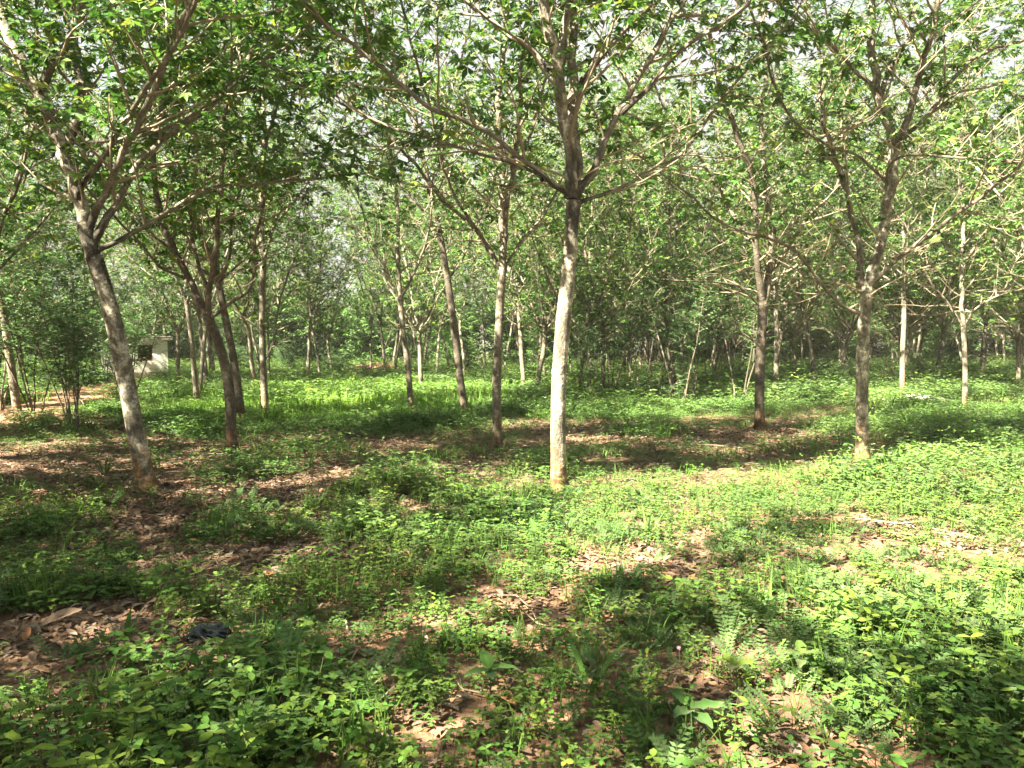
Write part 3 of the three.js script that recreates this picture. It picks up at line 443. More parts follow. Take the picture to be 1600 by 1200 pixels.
// trees one can still tell apart by their place
for (const [k, x, z, turn, size, label] of [
  [1, -5.45, -15.5, 0.4, 1, 'thin dark rubber tree right behind the bent tree with the curved limb'],
  [3, 8.54, -24.8, 2.2, 1, 'pale rubber tree with a sunlit orange foot, behind the dark two-stemmed tree'],
  [0, -3.24, -27.8, 1, 0.9, 'small dark rubber tree behind the slender tree in the meadow'],
  [6, -8.54, -20.9, 3, 1, 'thin brown rubber tree on the left side of the clearing, before the whitish trunk'],
  [6, -9.6, -23.6, 5, 0.9, 'second thin trunk behind the thin brown tree on the clearing edge'],
  [7, -15.4, -39.7, 0.5, 2.2, 'thick whitish tree trunk at the far end of the clearing'],
  [6, -11.17, -17.4, 2.6, 1.2, 'leaning grey rubber tree on the red earth beside the dirt path'],
  [5, -8.9, -12.2, 1.2, 1.05, 'dark rubber tree at the left edge of the picture'],
  [4, 5.09, -32.7, 0.9, 1, 'brown rubber tree slanting left among the dark saplings'],
  [5, 1.87, -22.4, 4, 0.85, 'thin dark rubber tree just right of the large middle trunk'],
  [1, 2.5, -21.2, 5.1, 0.75, 'thin slanting rubber tree before the dark sapling thicket'],
  [0, 5.67, -27.8, 3.3, 1, 'dark rubber tree with a straight trunk at the end of the sapling thicket'],
  [3, -6.5, -39.7, 4.4, 0.9, 'white slanting rubber tree at the far meadow edge'],
  [3, -9.55, -35.9, 0.1, 1, 'white forked rubber tree at the back of the meadow'],
  [0, -9.7, -41.5, 2, 0.85, 'slim white rubber tree behind the bush on the far meadow edge'],
  [3, -13.4, -41.5, 3.5, 0.95, 'white rubber tree before the dark hedge'],
  [0, 1.36, -32.7, 2.8, 0.9, 'thin rubber tree in the bright gap left of the large middle trunk'],
  [0, 18.1, -32.7, 5.5, 1, 'dark straight rubber tree behind the thin tree by the stone heap'],
  [2, 18.1, -41.5, 1.4, 0.95, 'pale rubber tree behind the sunlit lichen-spotted tree'],
]) plantTree(k, label, x, z, turn, size);
for (const [x, z, turn, size] of [[-12.6, -38.5, 0.3, 1], [-11.4, -36.2, 2, 0.9], [-10.9, -40.8, 4, 1.05], [-8.4, -33.8, 1, 0.85], [-7.7, -41.8, 5, 1], [-5.6, -36.8, 3, 0.9], [-5.2, -43.5, 0.6, 1.1], [-4.6, -39, 2.6, 1], [-3.4, -34.5, 4.6, 0.85], [-2.3, -37.2, 5.6, 1], [-1.5, -43, 1.6, 1.05], [-0.4, -38.6, 3.7, 0.95], [0.5, -41, 0.9, 1], [-14.2, -35.5, 2.4, 0.9]])
  plantTree(7, 'slim pale rubber tree in the open row across the far end of the meadow', x, z, turn, size, 'slim pale trees across the far meadow');
// the rest of the plantation in its rows, as far as the picture shows it
{
  const R = mulberry(77);
  let count = 0;
  const nth = ['first', 'second', 'third', 'fourth', 'fifth', 'sixth', 'seventh', 'eighth', 'ninth', 'tenth', 'eleventh', 'twelfth', 'thirteenth', 'fourteenth', 'fifteenth', 'sixteenth'], inRow = new Map();
  for (let row = 0; row < 15; row++) for (let col = -18; col <= 24; col++) {
    const z = -20.5 - row * 3.7 + (R() - 0.5) * 1.1, x = col * 3.7 + (row % 2) * 1.2 + (R() - 0.5) * 1.1, d = -z, keep = R(), k = Math.floor(R() * 6), turn = R() * 6.28, size = 0.85 + R() * 0.3;
    if (Math.abs(x) > 0.74 * d + 3) continue;
    if (x > -0.33 * d && x < -0.005 * d && d < 46) continue;                       // the clearing
    if (x > -26 && x < -16.5 && d > 37 && d < 46) continue;                        // round the hut
    if (onPath(x, z) || (d > 34 && x > 0 && keep > 0.72) || (d > 44 && x < 0.02 * d && keep > 0.22)) continue;
    if (d < 34 && x < 0 && x > -0.5 * d && keep > 0.4) continue;
    if (d < 23 && x < 9 && x > -7) continue;
    if (standing.some(([a, b]) => Math.hypot(a - x, b - z) < 2.3)) continue;
    const left = x < -0.3 * d, mid = x < 0.02 * d;
    const [label, group] = d > 46 ? (x < 0 ? ['far rubber tree in the last rows behind the meadow', 'far rows behind the meadow'] : ['far rubber tree in the last rows of the shaded plantation', 'far rows of the shaded side'])
      : left ? ['rubber tree in the rows round the hut and the dirt path', 'rows round the hut'] : mid ? ['rubber tree in the rows right behind the meadow', 'rows behind the meadow'] : ['rubber tree in the shaded rows right of the large middle tree', 'shaded rows on the right'];
    const seat = group + row, at = inRow.get(seat) ?? 0; inRow.set(seat, at + 1);
    const own = d > 46 ? label : left ? `rubber tree in the rows round the hut, ${nth[row]} row back, ${nth[at]} from the left` : mid ? label : `rubber tree on the shaded right side, ${nth[row]} row back, ${nth[at]} from the left`;
    plantTree(k, own, x, z, turn, size, group); count++;
  }
  console.log('rows', count);
}
// rubber trees beside and behind the viewer, whose crowns cast the dappled shade on the ground
for (const [k, x, z, turn, size] of [[0, -8.7, 1.7, 0.3, 0.9], [5, -6.2, -0.7, 1.4, 0.68], [2, -5.4, 4.2, 2, 0.95], [4, -11.8, -7.6, 1.1, 1], [1, -11.6, 0.2, 4, 1.05], [2, -2.2, 1.0, 5, 0.78], [5, -9.2, -4.4, 2.2, 0.74], [2, -8.2, -1.4, 2.5, 0.85], [0, -8.3, -6.9, 3.6, 1], [5, -3.4, 8.6, 3, 1], [0, 6.4, -2.6, 2.2, 1], [1, 9.6, -7.5, 3.1, 1], [2, 10.6, -12.8, 1, 1], [3, -14.2, -9.6, 0.7, 1], [5, -8.6, 7.2, 1.9, 1], [4, 3.6, 3.8, 0.9, 1]])
  plantTree(k, 'rubber tree just outside the picture, seen only by the shade of its crown', x, z, turn, size, 'trees beside and behind the viewer');

// ---------- herbs, grass and leaf litter on the ground ----------
function herbGeometry(seed, { stems, radius, tall, leaf, lowPoly, pairs, tone = [1, 1, 1] }) {
  const R = mulberry(seed), b = new Builder();
  for (let i = 0; i < stems; i++) {
    const a = R() * 6.28, r = radius * Math.sqrt(R()), P = V(Math.cos(a) * r, -0.01, Math.sin(a) * r), h = tall * (0.35 + 0.75 * R()), T = V(P.x + (R() - 0.5) * h * 0.8, h, P.z + (R() - 0.5) * h * 0.8), k = 0.75 + 0.5 * R(), y = R() < 0.34 ? 1.7 : 1;
    const col = [0.062 * k * tone[0] * y, 0.155 * k * tone[1] * (y > 1 ? 1.2 : 1), 0.024 * k * tone[2]];
    if (!lowPoly) tube(b, [P, V((P.x + T.x) / 2 + (R() - 0.5) * 0.02, h * 0.55, (P.z + T.z) / 2), T], [0.0016, 0.0013, 0.001], 3, { tint: () => [0.09 * k, 0.13 * k, 0.035] });
    const put = (Q, n, l0, spin, dip) => { for (let j = 0; j < n; j++) { const e = spin + j / n * 6.283 + (R() - 0.5) * 0.3, d = V(Math.cos(e), dip + (R() - 0.5) * 0.5, Math.sin(e)).normalize(), nr = V((R() - 0.5) * 0.7, 1, (R() - 0.5) * 0.7); nr.addScaledVector(d, -nr.dot(d)).normalize(); const l = l0 * (0.75 + 0.5 * R()); if (lowPoly) blade(b, Q, d, nr, l, l * (pairs ? 0.46 : 0.66), col, 0.16, 0.14, 0.52); else roundBlade(b, Q, d, nr, l, l * (pairs ? 0.46 : 0.7), col); } };
    if (pairs) { for (let j = 1; j <= (lowPoly ? 2 : 4); j++) put(P.clone().lerp(T, j / (lowPoly ? 2 : 4)), 2, leaf * (0.7 + 0.1 * j), j * 1.57 + a, 0.25); }
    else { put(T, 3, leaf, R() * 6.28, 0.05); if (!lowPoly) put(P.clone().lerp(T, 0.6).add(V((R() - 0.5) * 0.05, 0, (R() - 0.5) * 0.05)), 3, leaf * 0.8, R() * 6.28, 0.05); }
  }
  return b.geometry();
}
function grassGeometry(seed, n, radius, len, wid, tone = [1, 1, 1]) {
  const R = mulberry(seed), b = new Builder();
  for (let i = 0; i < n; i++) { const a = R() * 6.28, r = radius * Math.sqrt(R()), k = 0.8 + 0.5 * R(); strap(b, V(Math.cos(a) * r, -0.01, Math.sin(a) * r), V((R() - 0.5) * 0.9, 1, (R() - 0.5) * 0.9).normalize(), len * (0.5 + 0.7 * R()), wid * (0.7 + 0.6 * R()), 0.5 + 1.3 * R(), [0.085 * k * tone[0], 0.18 * k * tone[1], 0.027 * k * tone[2]], 4); }
  return b.geometry();
}
function pinnateGeometry(seed) {                        // low feathery leaves
  const R = mulberry(seed), b = new Builder();
  for (let s = 0; s < 9; s++) {
    const a = R() * 6.28, P = V((R() - 0.5) * 0.16, 0.02, (R() - 0.5) * 0.16), d = V(Math.cos(a) * 0.8, 0.75, Math.sin(a) * 0.8).normalize(), L = 0.09 + 0.08 * R(), k = 0.8 + 0.4 * R(), side = V(-Math.sin(a), 0, Math.cos(a)), n = V().crossVectors(side, d).normalize(); if (n.y < 0) n.negate();
    tube(b, [P, P.clone().addScaledVector(d, L)], [0.0014, 0.0008], 3, { tint: () => [0.1, 0.12, 0.04] });
    for (let j = 2; j < 9; j++) for (const q of [-1, 1]) { const e = d.clone().multiplyScalar(0.45).addScaledVector(side, q).normalize(); blade(b, P.clone().addScaledVector(d, L * j / 9), e, n, 0.028, 0.012, [0.075 * k, 0.15 * k, 0.05 * k], 0.1, 0.05); }
  }
  return b.geometry();
}
function litterGeometry(seed) {                         // a curled dead leaf
  const R = mulberry(seed), b = new Builder(), N = 5, L = 0.115, W = 0.048, curl = (R() - 0.3) * 1.1, cup = 0.1 + R() * 0.6, twist = (R() - 0.5) * 0.8, rows = [];
  for (let i = 0; i <= N; i++) {
    const t = i / N, w = W * Math.pow(Math.sin(Math.PI * (0.04 + 0.92 * t)), 0.75), y0 = Math.sin(t * 3.1) * curl * 0.03 + 0.006, row = [];
    for (let j = -1; j <= 1; j++) row.push(b.vert((t - 0.5) * L, y0 + Math.abs(j) * w * 0.5 * cup + j * twist * (t - 0.5) * 0.03, j * w * 0.5, 0, 1, 0, t, j / 2 + 0.5, 1, 1, 1));
    rows.push(row);
  }
  for (let i = 0; i < N; i++) for (let j = 0; j < 2; j++) b.i.push(rows[i][j], rows[i][j + 1], rows[i + 1][j], rows[i][j + 1], rows[i + 1][j + 1], rows[i + 1][j]);
  const g = b.geometry(); g.computeVertexNormals(); return g;
}
const tmp = new THREE.Matrix4(), quat = new THREE.Quaternion(), eul = new THREE.Euler(), one = V(), col = new THREE.Color();
function scatter(name, label, category, geometries, material, places, tint) {   // each variant one mass of copies
  geometries.forEach((g, v) => {
    const mine = places.filter((_, i) => i % geometries.length === v);
    if (!mine.length) return;
    const im = new THREE.InstancedMesh(g, material, mine.length);
    im.name = named(name); im.castShadow = im.receiveShadow = true; im.userData = { kind: 'stuff', label, category };
    mine.forEach(([x, z, s, turn, tx, tz, lift, c], i) => { tmp.compose(V(x, gh(x, z) + (lift ?? 0), z), quat.setFromEuler(eul.set(tx ?? 0, turn, tz ?? 0)), one.setScalar(s)); im.setMatrixAt(i, tmp); im.setColorAt(i, c ?? tint(x, z)); });
    scene.add(im);
  });
}
const inView = (x, z, pad) => z < -1.9 + pad * 0.3 && Math.abs(x) < 0.68 * -z + pad;
{
  const R = mulberry(4242);
  const tint = (x, z) => { const m = meadow(x, z), n = fbm(x * 0.8, z * 0.8, 301, 3), k = 0.75 + 0.5 * R(); return col.setRGB(k * lerp(0.85 + 0.4 * n, 1.35, m), k * lerp(0.95 + 0.15 * n, 1.25, m), k * lerp(1, 0.9, m)).clone(); };
  const near = { leafy: [], pairs: [], grass: [], feather: [] }, mid = { leafy: [], pairs: [], grass: [] }, far = { leafy: [], grass: [], tall: [] };
  const grow = (d0, d1, perM2, use) => {
    const total = Math.round(perM2 * 2 * 0.74 * 0.5 * (d1 * d1 - d0 * d0) * (d0 < 5 ? 1.35 : 1.55));
    for (let i = 0; i < total; i++) {
      const d = Math.sqrt(lerp(d0 * d0, d1 * d1, R())), x = (R() * 2 - 1) * ((d0 < 5 ? 0.7 : 0.82) * d + 1.6), z = -d, q = R(), p = R();
      if (onPath(x, z) || Math.hypot((x + 1.64) / 1.5, z + 4.05) < 0.17 || Math.hypot(x + 1.58, z + 3.68) < 0.13 || Math.hypot(x - 11.2, (z + 21) * 1.2) < 1) continue;
      const open = bare(x, z);
      if (q < open * 1.08) continue;
      use(x, z, open, meadow(x, z), p);
    }
  };
  const size = (o) => (0.75 + 0.6 * R()) * lerp(1, 0.7, o), rank = (x, z) => lerp(0.6, 1.7, step(0.35, 0.72, fbm(x * 0.7 + 60, z * 0.7, 97, 4)));
  grow(1.9, 8.5, 78, (x, z, o, m, p) => { const l = fbm(x * 0.6 + 20, z * 0.6, 88, 3), s = size(o) * lerp(1, rank(x, z), 0.55), a = [x, z, s, R() * 6.28, (R() - 0.5) * 0.3, (R() - 0.5) * 0.3]; const f = x > 0.6 && x < 3 && z < -3 && z > -6.5 ? 0.3 : 0.08; p < f ? near.feather.push(a) : p < f + 0.16 ? near.grass.push(a) : p < f + 0.24 + 0.5 * step(0.45, 0.65, l) ? near.pairs.push(a) : near.leafy.push(a); });
  grow(8.5, 20, 42, (x, z, o, m, p) => { const l = fbm(x * 0.6 + 20, z * 0.6, 88, 3), a = [x, z, size(o) * 1.05 * rank(x, z), R() * 6.28, (R() - 0.5) * 0.3, (R() - 0.5) * 0.3]; p < 0.1 + 0.5 * m ? mid.grass.push(a) : p < 0.3 + 0.3 * l ? mid.pairs.push(a) : mid.leafy.push(a); });
  grow(20, 62, 9, (x, z, o, m, p) => { const a = [x, z, size(o) * 1.6 * rank(x, z), R() * 6.28]; p < 0.15 + 0.5 * m ? far.grass.push(a) : p < 0.5 - 0.3 * m ? far.tall.push(a) : far.leafy.push(a); });
  const S = (list) => list;
  scatter('ground_cover', 'low three-leaved weeds covering the plantation floor in front', 'weeds', [1, 2, 3, 4].map((k) => herbGeometry(600 + k, { stems: 13, radius: 0.13, tall: 0.12, leaf: 0.026 })), HERB, S(near.leafy), tint);
  scatter('ground_cover', 'upright small weeds with paired oval leaves in front', 'weeds', [1, 2, 3].map((k) => herbGeometry(620 + k, { stems: 6, radius: 0.1, tall: 0.19, leaf: 0.034, pairs: true, tone: [1.2, 1.12, 1] })), HERB, S(near.pairs), tint);
  scatter('grass', 'thin grass blades among the weeds in front', 'grass', [1, 2].map((k) => grassGeometry(640 + k, 11, 0.06, 0.2, 0.006)), HERB, S(near.grass), tint);
  scatter('ground_cover', 'feathery grey-green weeds in front', 'weeds', [1, 2].map((k) => pinnateGeometry(650 + k)), HERB, S(near.feather), tint);
  scatter('ground_cover', 'low three-leaved weeds between the nearer trees', 'weeds', [1, 2, 3].map((k) => herbGeometry(660 + k, { stems: 22, radius: 0.2, tall: 0.15, leaf: 0.033, lowPoly: true })), HERB, mid.leafy, tint);
  scatter('ground_cover', 'upright weeds between the nearer trees', 'weeds', [1, 2, 3].map((k) => herbGeometry(670 + k, { stems: 12, radius: 0.16, tall: 0.22, leaf: 0.04, lowPoly: true, pairs: true, tone: [1.2, 1.1, 1] })), HERB, mid.pairs, tint);
  scatter('grass', 'fresh grass of the clearing', 'grass', [1, 2, 3].map((k) => grassGeometry(680 + k, 20, 0.16, 0.22, 0.008, [1.05, 1.1, 1])), HERB, mid.grass, tint);
  scatter('ground_cover', 'weeds on the floor of the far rows', 'weeds', [1, 2, 3].map((k) => herbGeometry(690 + k, { stems: 44, radius: 0.34, tall: 0.15, leaf: 0.045, lowPoly: true })), HERB, far.leafy, tint);
  scatter('ground_cover', 'taller upright weeds on the floor of the far rows', 'weeds', [1, 2].map((k) => herbGeometry(710 + k, { stems: 16, radius: 0.24, tall: 0.3, leaf: 0.05, lowPoly: true, pairs: true, tone: [1.2, 1.05, 1] })), HERB, far.tall, tint);
  scatter('grass', 'bright grass of the far clearing', 'grass', [1, 2].map((k) => grassGeometry(700 + k, 44, 0.34, 0.17, 0.009, [1.1, 1.1, 1])), HERB, far.grass, tint);
  // dead leaves
  const dead = [], brown = () => { const q = R(), k = 0.45 + 0.65 * R(); return (q < 0.45 ? new THREE.Color().setRGB(0.2 * k, 0.13 * k, 0.095 * k) : q < 0.8 ? new THREE.Color().setRGB(0.15 * k, 0.09 * k, 0.06 * k) : q < 0.93 ? new THREE.Color().setRGB(0.19 * k, 0.155 * k, 0.125 * k) : new THREE.Color().setRGB(0.26 * k, 0.12 * k, 0.055 * k)); };
  const drop = (d0, d1, perM2) => {
    const total = Math.round(perM2 * 1.35 * 0.74 * (d1 * d1 - d0 * d0));
    for (let i = 0; i < total; i++) { const d = Math.sqrt(lerp(d0 * d0, d1 * d1, R())), x = (R() * 2 - 1) * (0.7 * d + 1.6), z = -d, q = R(); if (q > 0.2 + 1.1 * bare(x, z)) continue; dead.push([x, z, (0.22 + 0.6 * R() * R() + 0.25 * R()) * (d > 14 ? 1.5 : 1), R() * 6.28, (R() - 0.5) * 0.7, (R() - 0.5) * 0.7, 0.006 + 0.018 * R(), brown()]); }
  };
  drop(1.9, 9, 620); drop(9, 16, 200); drop(16, 32, 20);
  const dry = new THREE.MeshPhysicalMaterial({ roughness: 0.95, transmission: 0.15, thickness: 0, side: THREE.DoubleSide });
  scatter('leaf_litter', 'dry brown fallen leaves lying on the plantation floor', 'litter', [1, 2, 3, 4, 5].map((k) => litterGeometry(720 + k)), dry, dead, null);
  // thin dead twigs
  const stick = (seed) => { const b = new Builder(), Q = mulberry(seed), pts = [V(-0.2, 0.008, 0)]; for (let i = 1; i < 5; i++) pts.push(V(-0.2 + i * 0.1, 0.01 + 0.02 * Q(), (Q() - 0.5) * 0.06)); tube(b, pts, [0.004, 0.004, 0.0035, 0.003, 0.002], 4); tube(b, [pts[2], pts[2].clone().add(V(0.07, 0.02, 0.05))], [0.0025, 0.0015], 3); return b.geometry(); };
  const sticks = []; for (let i = 0; i < 900; i++) { const d = Math.sqrt(lerp(4, 300, R())), x = (R() * 2 - 1) * (0.7 * d + 1); if (R() < 0.25 + bare(x, -d)) sticks.push([x, -d, 0.5 + R() * 1.3, R() * 6.28, (R() - 0.5) * 0.2, (R() - 0.5) * 0.2, 0.01, new THREE.Color().setRGB(0.2, 0.15, 0.11).multiplyScalar(0.6 + 0.9 * R())]); }
  scatter('twig_litter', 'thin dead twigs lying among the fallen leaves', 'litter', [1, 2].map((k) => stick(740 + k)), new THREE.MeshStandardMaterial({ roughness: 0.95 }), sticks, null);
}
{
  const R = mulberry(808), crumbs = [];
  for (let i = 0; i < 26000; i++) { const d = Math.sqrt(lerp(4, 81, R())), x = (R() * 2 - 1) * (0.7 * d + 0.8); if (R() < bare(x, -d) * 1.1) { const k = 0.6 + 0.7 * R(); crumbs.push([x, -d, 0.3 + R() * R() * 1.4, R() * 6.28, R() * 3, R() * 3, 0.002, new THREE.Color().setRGB(0.2 * k, (0.1 + 0.03 * R()) * k, 0.065 * k)]); } }
  scatter('soil_crumbs', 'small red-brown crumbs of soil between the fallen leaves', 'soil', [0, 1].map((s) => { const g = new THREE.IcosahedronGeometry(0.009, 0), p = g.attributes.position; for (let i = 0; i < p.count; i++) p.setXYZ(i, p.getX(i) * 1.4, p.getY(i) * (0.7 + 0.2 * s), p.getZ(i)); g.computeVertexNormals(); return g; }), new THREE.MeshStandardMaterial({ roughness: 1 }), crumbs, null);
}

// ---------- shrubs and saplings ----------
const shrubGreen = (R, t) => { const k = 0.7 + 0.6 * R(); return [0.055 * k * t[0], 0.15 * k * t[1], 0.025 * k]; };
function makeShrub(g, seed, { stems = 7, tall = 1.5, reach = 0.7, leaf = 0.07, gap = 0.09, from = 0.15, side = 0.35, thick = 0.012, tone = [1, 1], lean = 0.5, bunch = 3 }) {
  const R = mulberry(seed), fol = new Builder();
  for (let s = 0; s < stems; s++) {
    const a = R() * 6.28, r = reach * 0.25 * R(), P = V(Math.cos(a) * r, -0.05, Math.sin(a) * r), d = V(Math.cos(a) * lean * R(), 1, Math.sin(a) * lean * R()).normalize(), L = tall * (0.6 + 0.5 * R()), n = 9, pts = [P.clone()], b = new Builder();
    for (let i = 0; i < n; i++) { d.addScaledVector(rnd3(R), 0.12).addScaledVector(V(Math.cos(a), 0, Math.sin(a)), 0.05 * reach / tall).normalize(); P.addScaledVector(d, L / n); pts.push(P.clone()); }
    tube(b, pts, pts.map((_, i) => lerp(thick, 0.003, i / n)), 5, { vLen: 0.6 });
    const c = new THREE.CatmullRomCurve3(pts);
    for (let t = from + R() * 0.05; t < 1; t += gap / L) {
      const Q = c.getPoint(t), az = R() * 6.28, e = V(Math.cos(az), 0.25 + 0.3 * R(), Math.sin(az)).normalize(), l = side * (0.4 + 0.8 * R()) * (1.15 - 0.5 * t), E = Q.clone().addScaledVector(e, l);
      tube(b, [Q, E], [thick * 0.25, 0.0015], 3);
      for (let k = 0; k < bunch + 2; k++) {
        const u = (k + 1) / (bunch + 2), at = Q.clone().lerp(E, u), col3 = shrubGreen(R, tone);
        for (const w of [-1, 1]) { const y = az + w * (0.7 + 0.6 * R()), dd = V(Math.cos(y), -0.1 + 0.5 * (R() - 0.5), Math.sin(y)).normalize(), nr = V((R() - 0.5) * 0.9, 1, (R() - 0.5) * 0.9); nr.addScaledVector(dd, -nr.dot(dd)).normalize(); const q = leaf * (0.7 + 0.6 * R()); blade(fol, at, dd, nr, q, q * 0.48, col3, 0.18, 0.15); }
      }
    }
    mesh('stem', b.geometry(), LIMB.brown, g);
  }
  mesh('foliage', fol.geometry(), LEAF, g, 'stuff');
  return g;
}
function makeFern(g, seed, n, len) {                    // arching feathered fronds
  const R = mulberry(seed);
  for (let i = 0; i < n; i++) {
    const b = new Builder(), a = i / n * 6.28 + R() * 0.4, d = V(Math.cos(a) * 0.5, 1, Math.sin(a) * 0.5).normalize(), P = V(Math.cos(a) * 0.04, 0, Math.sin(a) * 0.04), pts = [P.clone()], L = len * (0.7 + 0.5 * R()), sd = V(-Math.sin(a), 0, Math.cos(a)), k = 0.8 + 0.4 * R();
    for (let j = 0; j < 16; j++) { d.y -= 0.06 + j * 0.006; d.addScaledVector(V(Math.cos(a), 0, Math.sin(a)), 0.03).normalize(); P.addScaledVector(d, L / 16); pts.push(P.clone()); if (j > 2) { const nr = V().crossVectors(sd, d).normalize(); if (nr.y < 0) nr.negate(); const l = L * 0.19 * Math.sin(Math.PI * (0.12 + 0.86 * j / 16)); for (const w of [-1, 1]) blade(b, P, sd.clone().multiplyScalar(w).addScaledVector(d, 0.5).normalize(), nr, l, l * 0.26, [0.07 * k, 0.15 * k, 0.035 * k], 0.12, 0.2); } }
    tube(b, pts, pts.map((_, j) => lerp(0.006, 0.0015, j / 16)), 4, { tint: () => [0.12, 0.15, 0.05] });
    mesh('frond', b.geometry(), HERB, g);
  }
  return g;
}
const SHRUB = [
  { stems: 9, tall: 1.25, reach: 1, leaf: 0.085, lean: 0.9, side: 0.4 },                                            // 0 round bush
  { stems: 5, tall: 4.1, reach: 0.9, leaf: 0.1, gap: 0.06, from: 0.34, side: 0.8, thick: 0.02, lean: 0.18, tone: [0.8, 0.85], bunch: 5 },   // 1 dark leafy sapling
  { stems: 5, tall: 3, reach: 0.9, leaf: 0.11, gap: 0.085, from: 0.12, side: 0.6, thick: 0.016, lean: 0.35, tone: [1.25, 1.2], bunch: 4 },      // 2 bright sapling
  { stems: 14, tall: 2.4, reach: 2, leaf: 0.11, gap: 0.07, from: 0.04, side: 0.6, thick: 0.016, lean: 0.8, tone: [0.75, 0.8], bunch: 4 },       // 3 dark dense thicket
  { stems: 11, tall: 5.5, reach: 3, leaf: 0.24, gap: 0.1, from: 0.02, side: 1.4, thick: 0.03, lean: 0.45, tone: [1.4, 1.3], bunch: 5 },        // 4 tall far bush
  { stems: 3, tall: 4.8, reach: 1, leaf: 0.1, gap: 0.08, from: 0.5, side: 0.6, thick: 0.032, lean: 0.14, tone: [0.9, 0.95], bunch: 4 },               // 5 slender poles with a leafy top
].map((o, i) => [o, 8000 + i * 71, null]);
function plantShrub(kind, name, label, x, z, turn, size, group) {
  const k = SHRUB[kind];
  if (k[2]) return copyOf(k[2], name, label, name.includes('sapling') ? 'sapling' : 'bush', x, gh(x, z), z, turn, size, group);
  const g = thing(name, label, name.includes('sapling') ? 'sapling' : 'bush', x, gh(x, z), z, turn, group); g.scale.setScalar(size); k[2] = makeShrub(g, k[1], k[0]); return g;
}
[['thin dark leafy sapling beside the red path, nearest the leaning tree', -7.8, -13.8, 0.85], ['dark leafy sapling at the foot of the leaning grey tree by the path', -10.3, -16.6, 1.05], ['dark leafy sapling between the dirt path and the left edge of the picture', -12.4, -15.2, 1.15], ['dark leafy sapling left of the leaning tree, deepest of the path-side saplings', -9.3, -18.6, 0.95], ['dark leafy sapling on the far side of the red path', -13.6, -19.4, 1.2], ['dark leafy sapling in the middle of the path-side row', -9, -15.6, 0.9], ['tall dark sapling at the left picture edge in front of the red path', -10.6, -13.4, 1.1], ['tall dark sapling crowding the left picture edge behind the path', -12, -18, 1.3], ['dark sapling screening the hut from the front', -15.6, -31, 1], ['dark sapling beside the hut wall on its left', -19.3, -36.5, 1.1]]
  .forEach(([label, x, z, s], i) => plantShrub(1, 'leafy_sapling', label, x, z, i * 1.7, s, 'saplings along the dirt path'));
{
  const R = mulberry(91);
  for (let i = 0; i < 12; i++) plantShrub(i % 4 ? 5 : 1, 'leafy_sapling', 'thin dark sapling in the shaded thicket right of the large middle tree', 1.8 + (i % 6) * 0.8 + R() * 0.5, -20.5 - Math.floor(i / 6) * 3 - R() * 1.8, R() * 6.28, 0.7 + 0.35 * R(), 'dark sapling thicket');
}
[['bright green sapling in the sunlit gap behind the slim straight tree', -1.1, -34, 1.1], ['light green bush at the far end of the meadow left of the slanting brown tree', -4.2, -36, 1], ['bright leafy sapling at the meadow edge behind the large middle trunk', 0.9, -30.5, 1.2], ['light green sapling filling the gap between the meadow and the dark thicket', 1.6, -36.5, 1.3], ['bright sapling deep in the gap beyond the meadow', -2.6, -40.5, 1.3]]
  .forEach(([label, x, z, s], i) => plantShrub(2, 'bright_sapling', label, x, z, i * 2.1, s));
[['small light-leaved bush at the edge of the dark sapling thicket', 3.9, -20.6, 1], ['round green bush on the far left side of the meadow', -8.7, -38.5, 1.5], ['low bright bush at the back of the meadow under the white slanting tree', -6.4, -35.2, 1.2], ['round dark bush between the two-stemmed tree and the sunlit spotted tree', 11.2, -27, 1.2], ['low bush on the right behind the heap of pale stones', 13.4, -28.5, 1.3], ['small weed bush in front of the sunlit spotted tree', 5.9, -9.1, 0.42]]
  .forEach(([label, x, z, s], i) => plantShrub(0, 'round_bush', label, x, z, i * 1.3, s));
[['dark hedge bush behind the white trunks left of the meadow', -12.9, -44.5, 1], ['dark hedge bush next to the thick whitish trunk', -15.6, -45, 1.05], ['dark hedge bush at the right end of the far hedge', -10.4, -44.8, 0.95]]
  .forEach(([label, x, z, s], i) => plantShrub(3, 'dark_bush', label, x, z, i * 2.3, s));
{
  const R = mulberry(19);
  for (let i = 0; i < 15; i++) plantShrub(i % 3 ? 3 : 0, 'undergrowth_bush', 'dark undergrowth bush in the shaded rows on the right', 9 + (i % 8) * 2.4 + R(), -29 - R() * 10, R() * 6.28, 0.45 + 0.3 * R(), 'undergrowth under the shaded rows');
  for (let i = 0; i < 84; i++) { const d = 60 + R() * 16, x = lerp(-0.76, 0.76, (i % 42 + R()) / 42) * d; plantShrub(4, 'far_bush', 'tall green bush closing the view behind the last tree rows', x, -d, R() * 6.28, 0.9 + 0.5 * R(), 'bushes behind the last rows'); }
}
{
  const R = mulberry(23);
  for (let i = 0; i < 18; i++) { const s = i < 11 ? -1 : 1, d = 18 + (i % 11) * 4.2; plantShrub(4, 'far_bush', 'tall green bush standing just outside the picture along the plantation edge', s * ((0.78 + 0.2 * R()) * d + 3), -d, R() * 6.28, 0.8 + 0.4 * R(), 'bushes along the plantation edge'); }
}
makeFern(thing('fern_bush', 'pale green fern bush left of the two-stemmed dark tree', 'fern', 6.9, 0, -26, 0), 31, 15, 1.9);
makeFern(thing('fern_bush', 'smaller fern bush behind the two-stemmed dark tree', 'fern', 8.2, 0, -28.2, 1), 37, 12, 1.6);

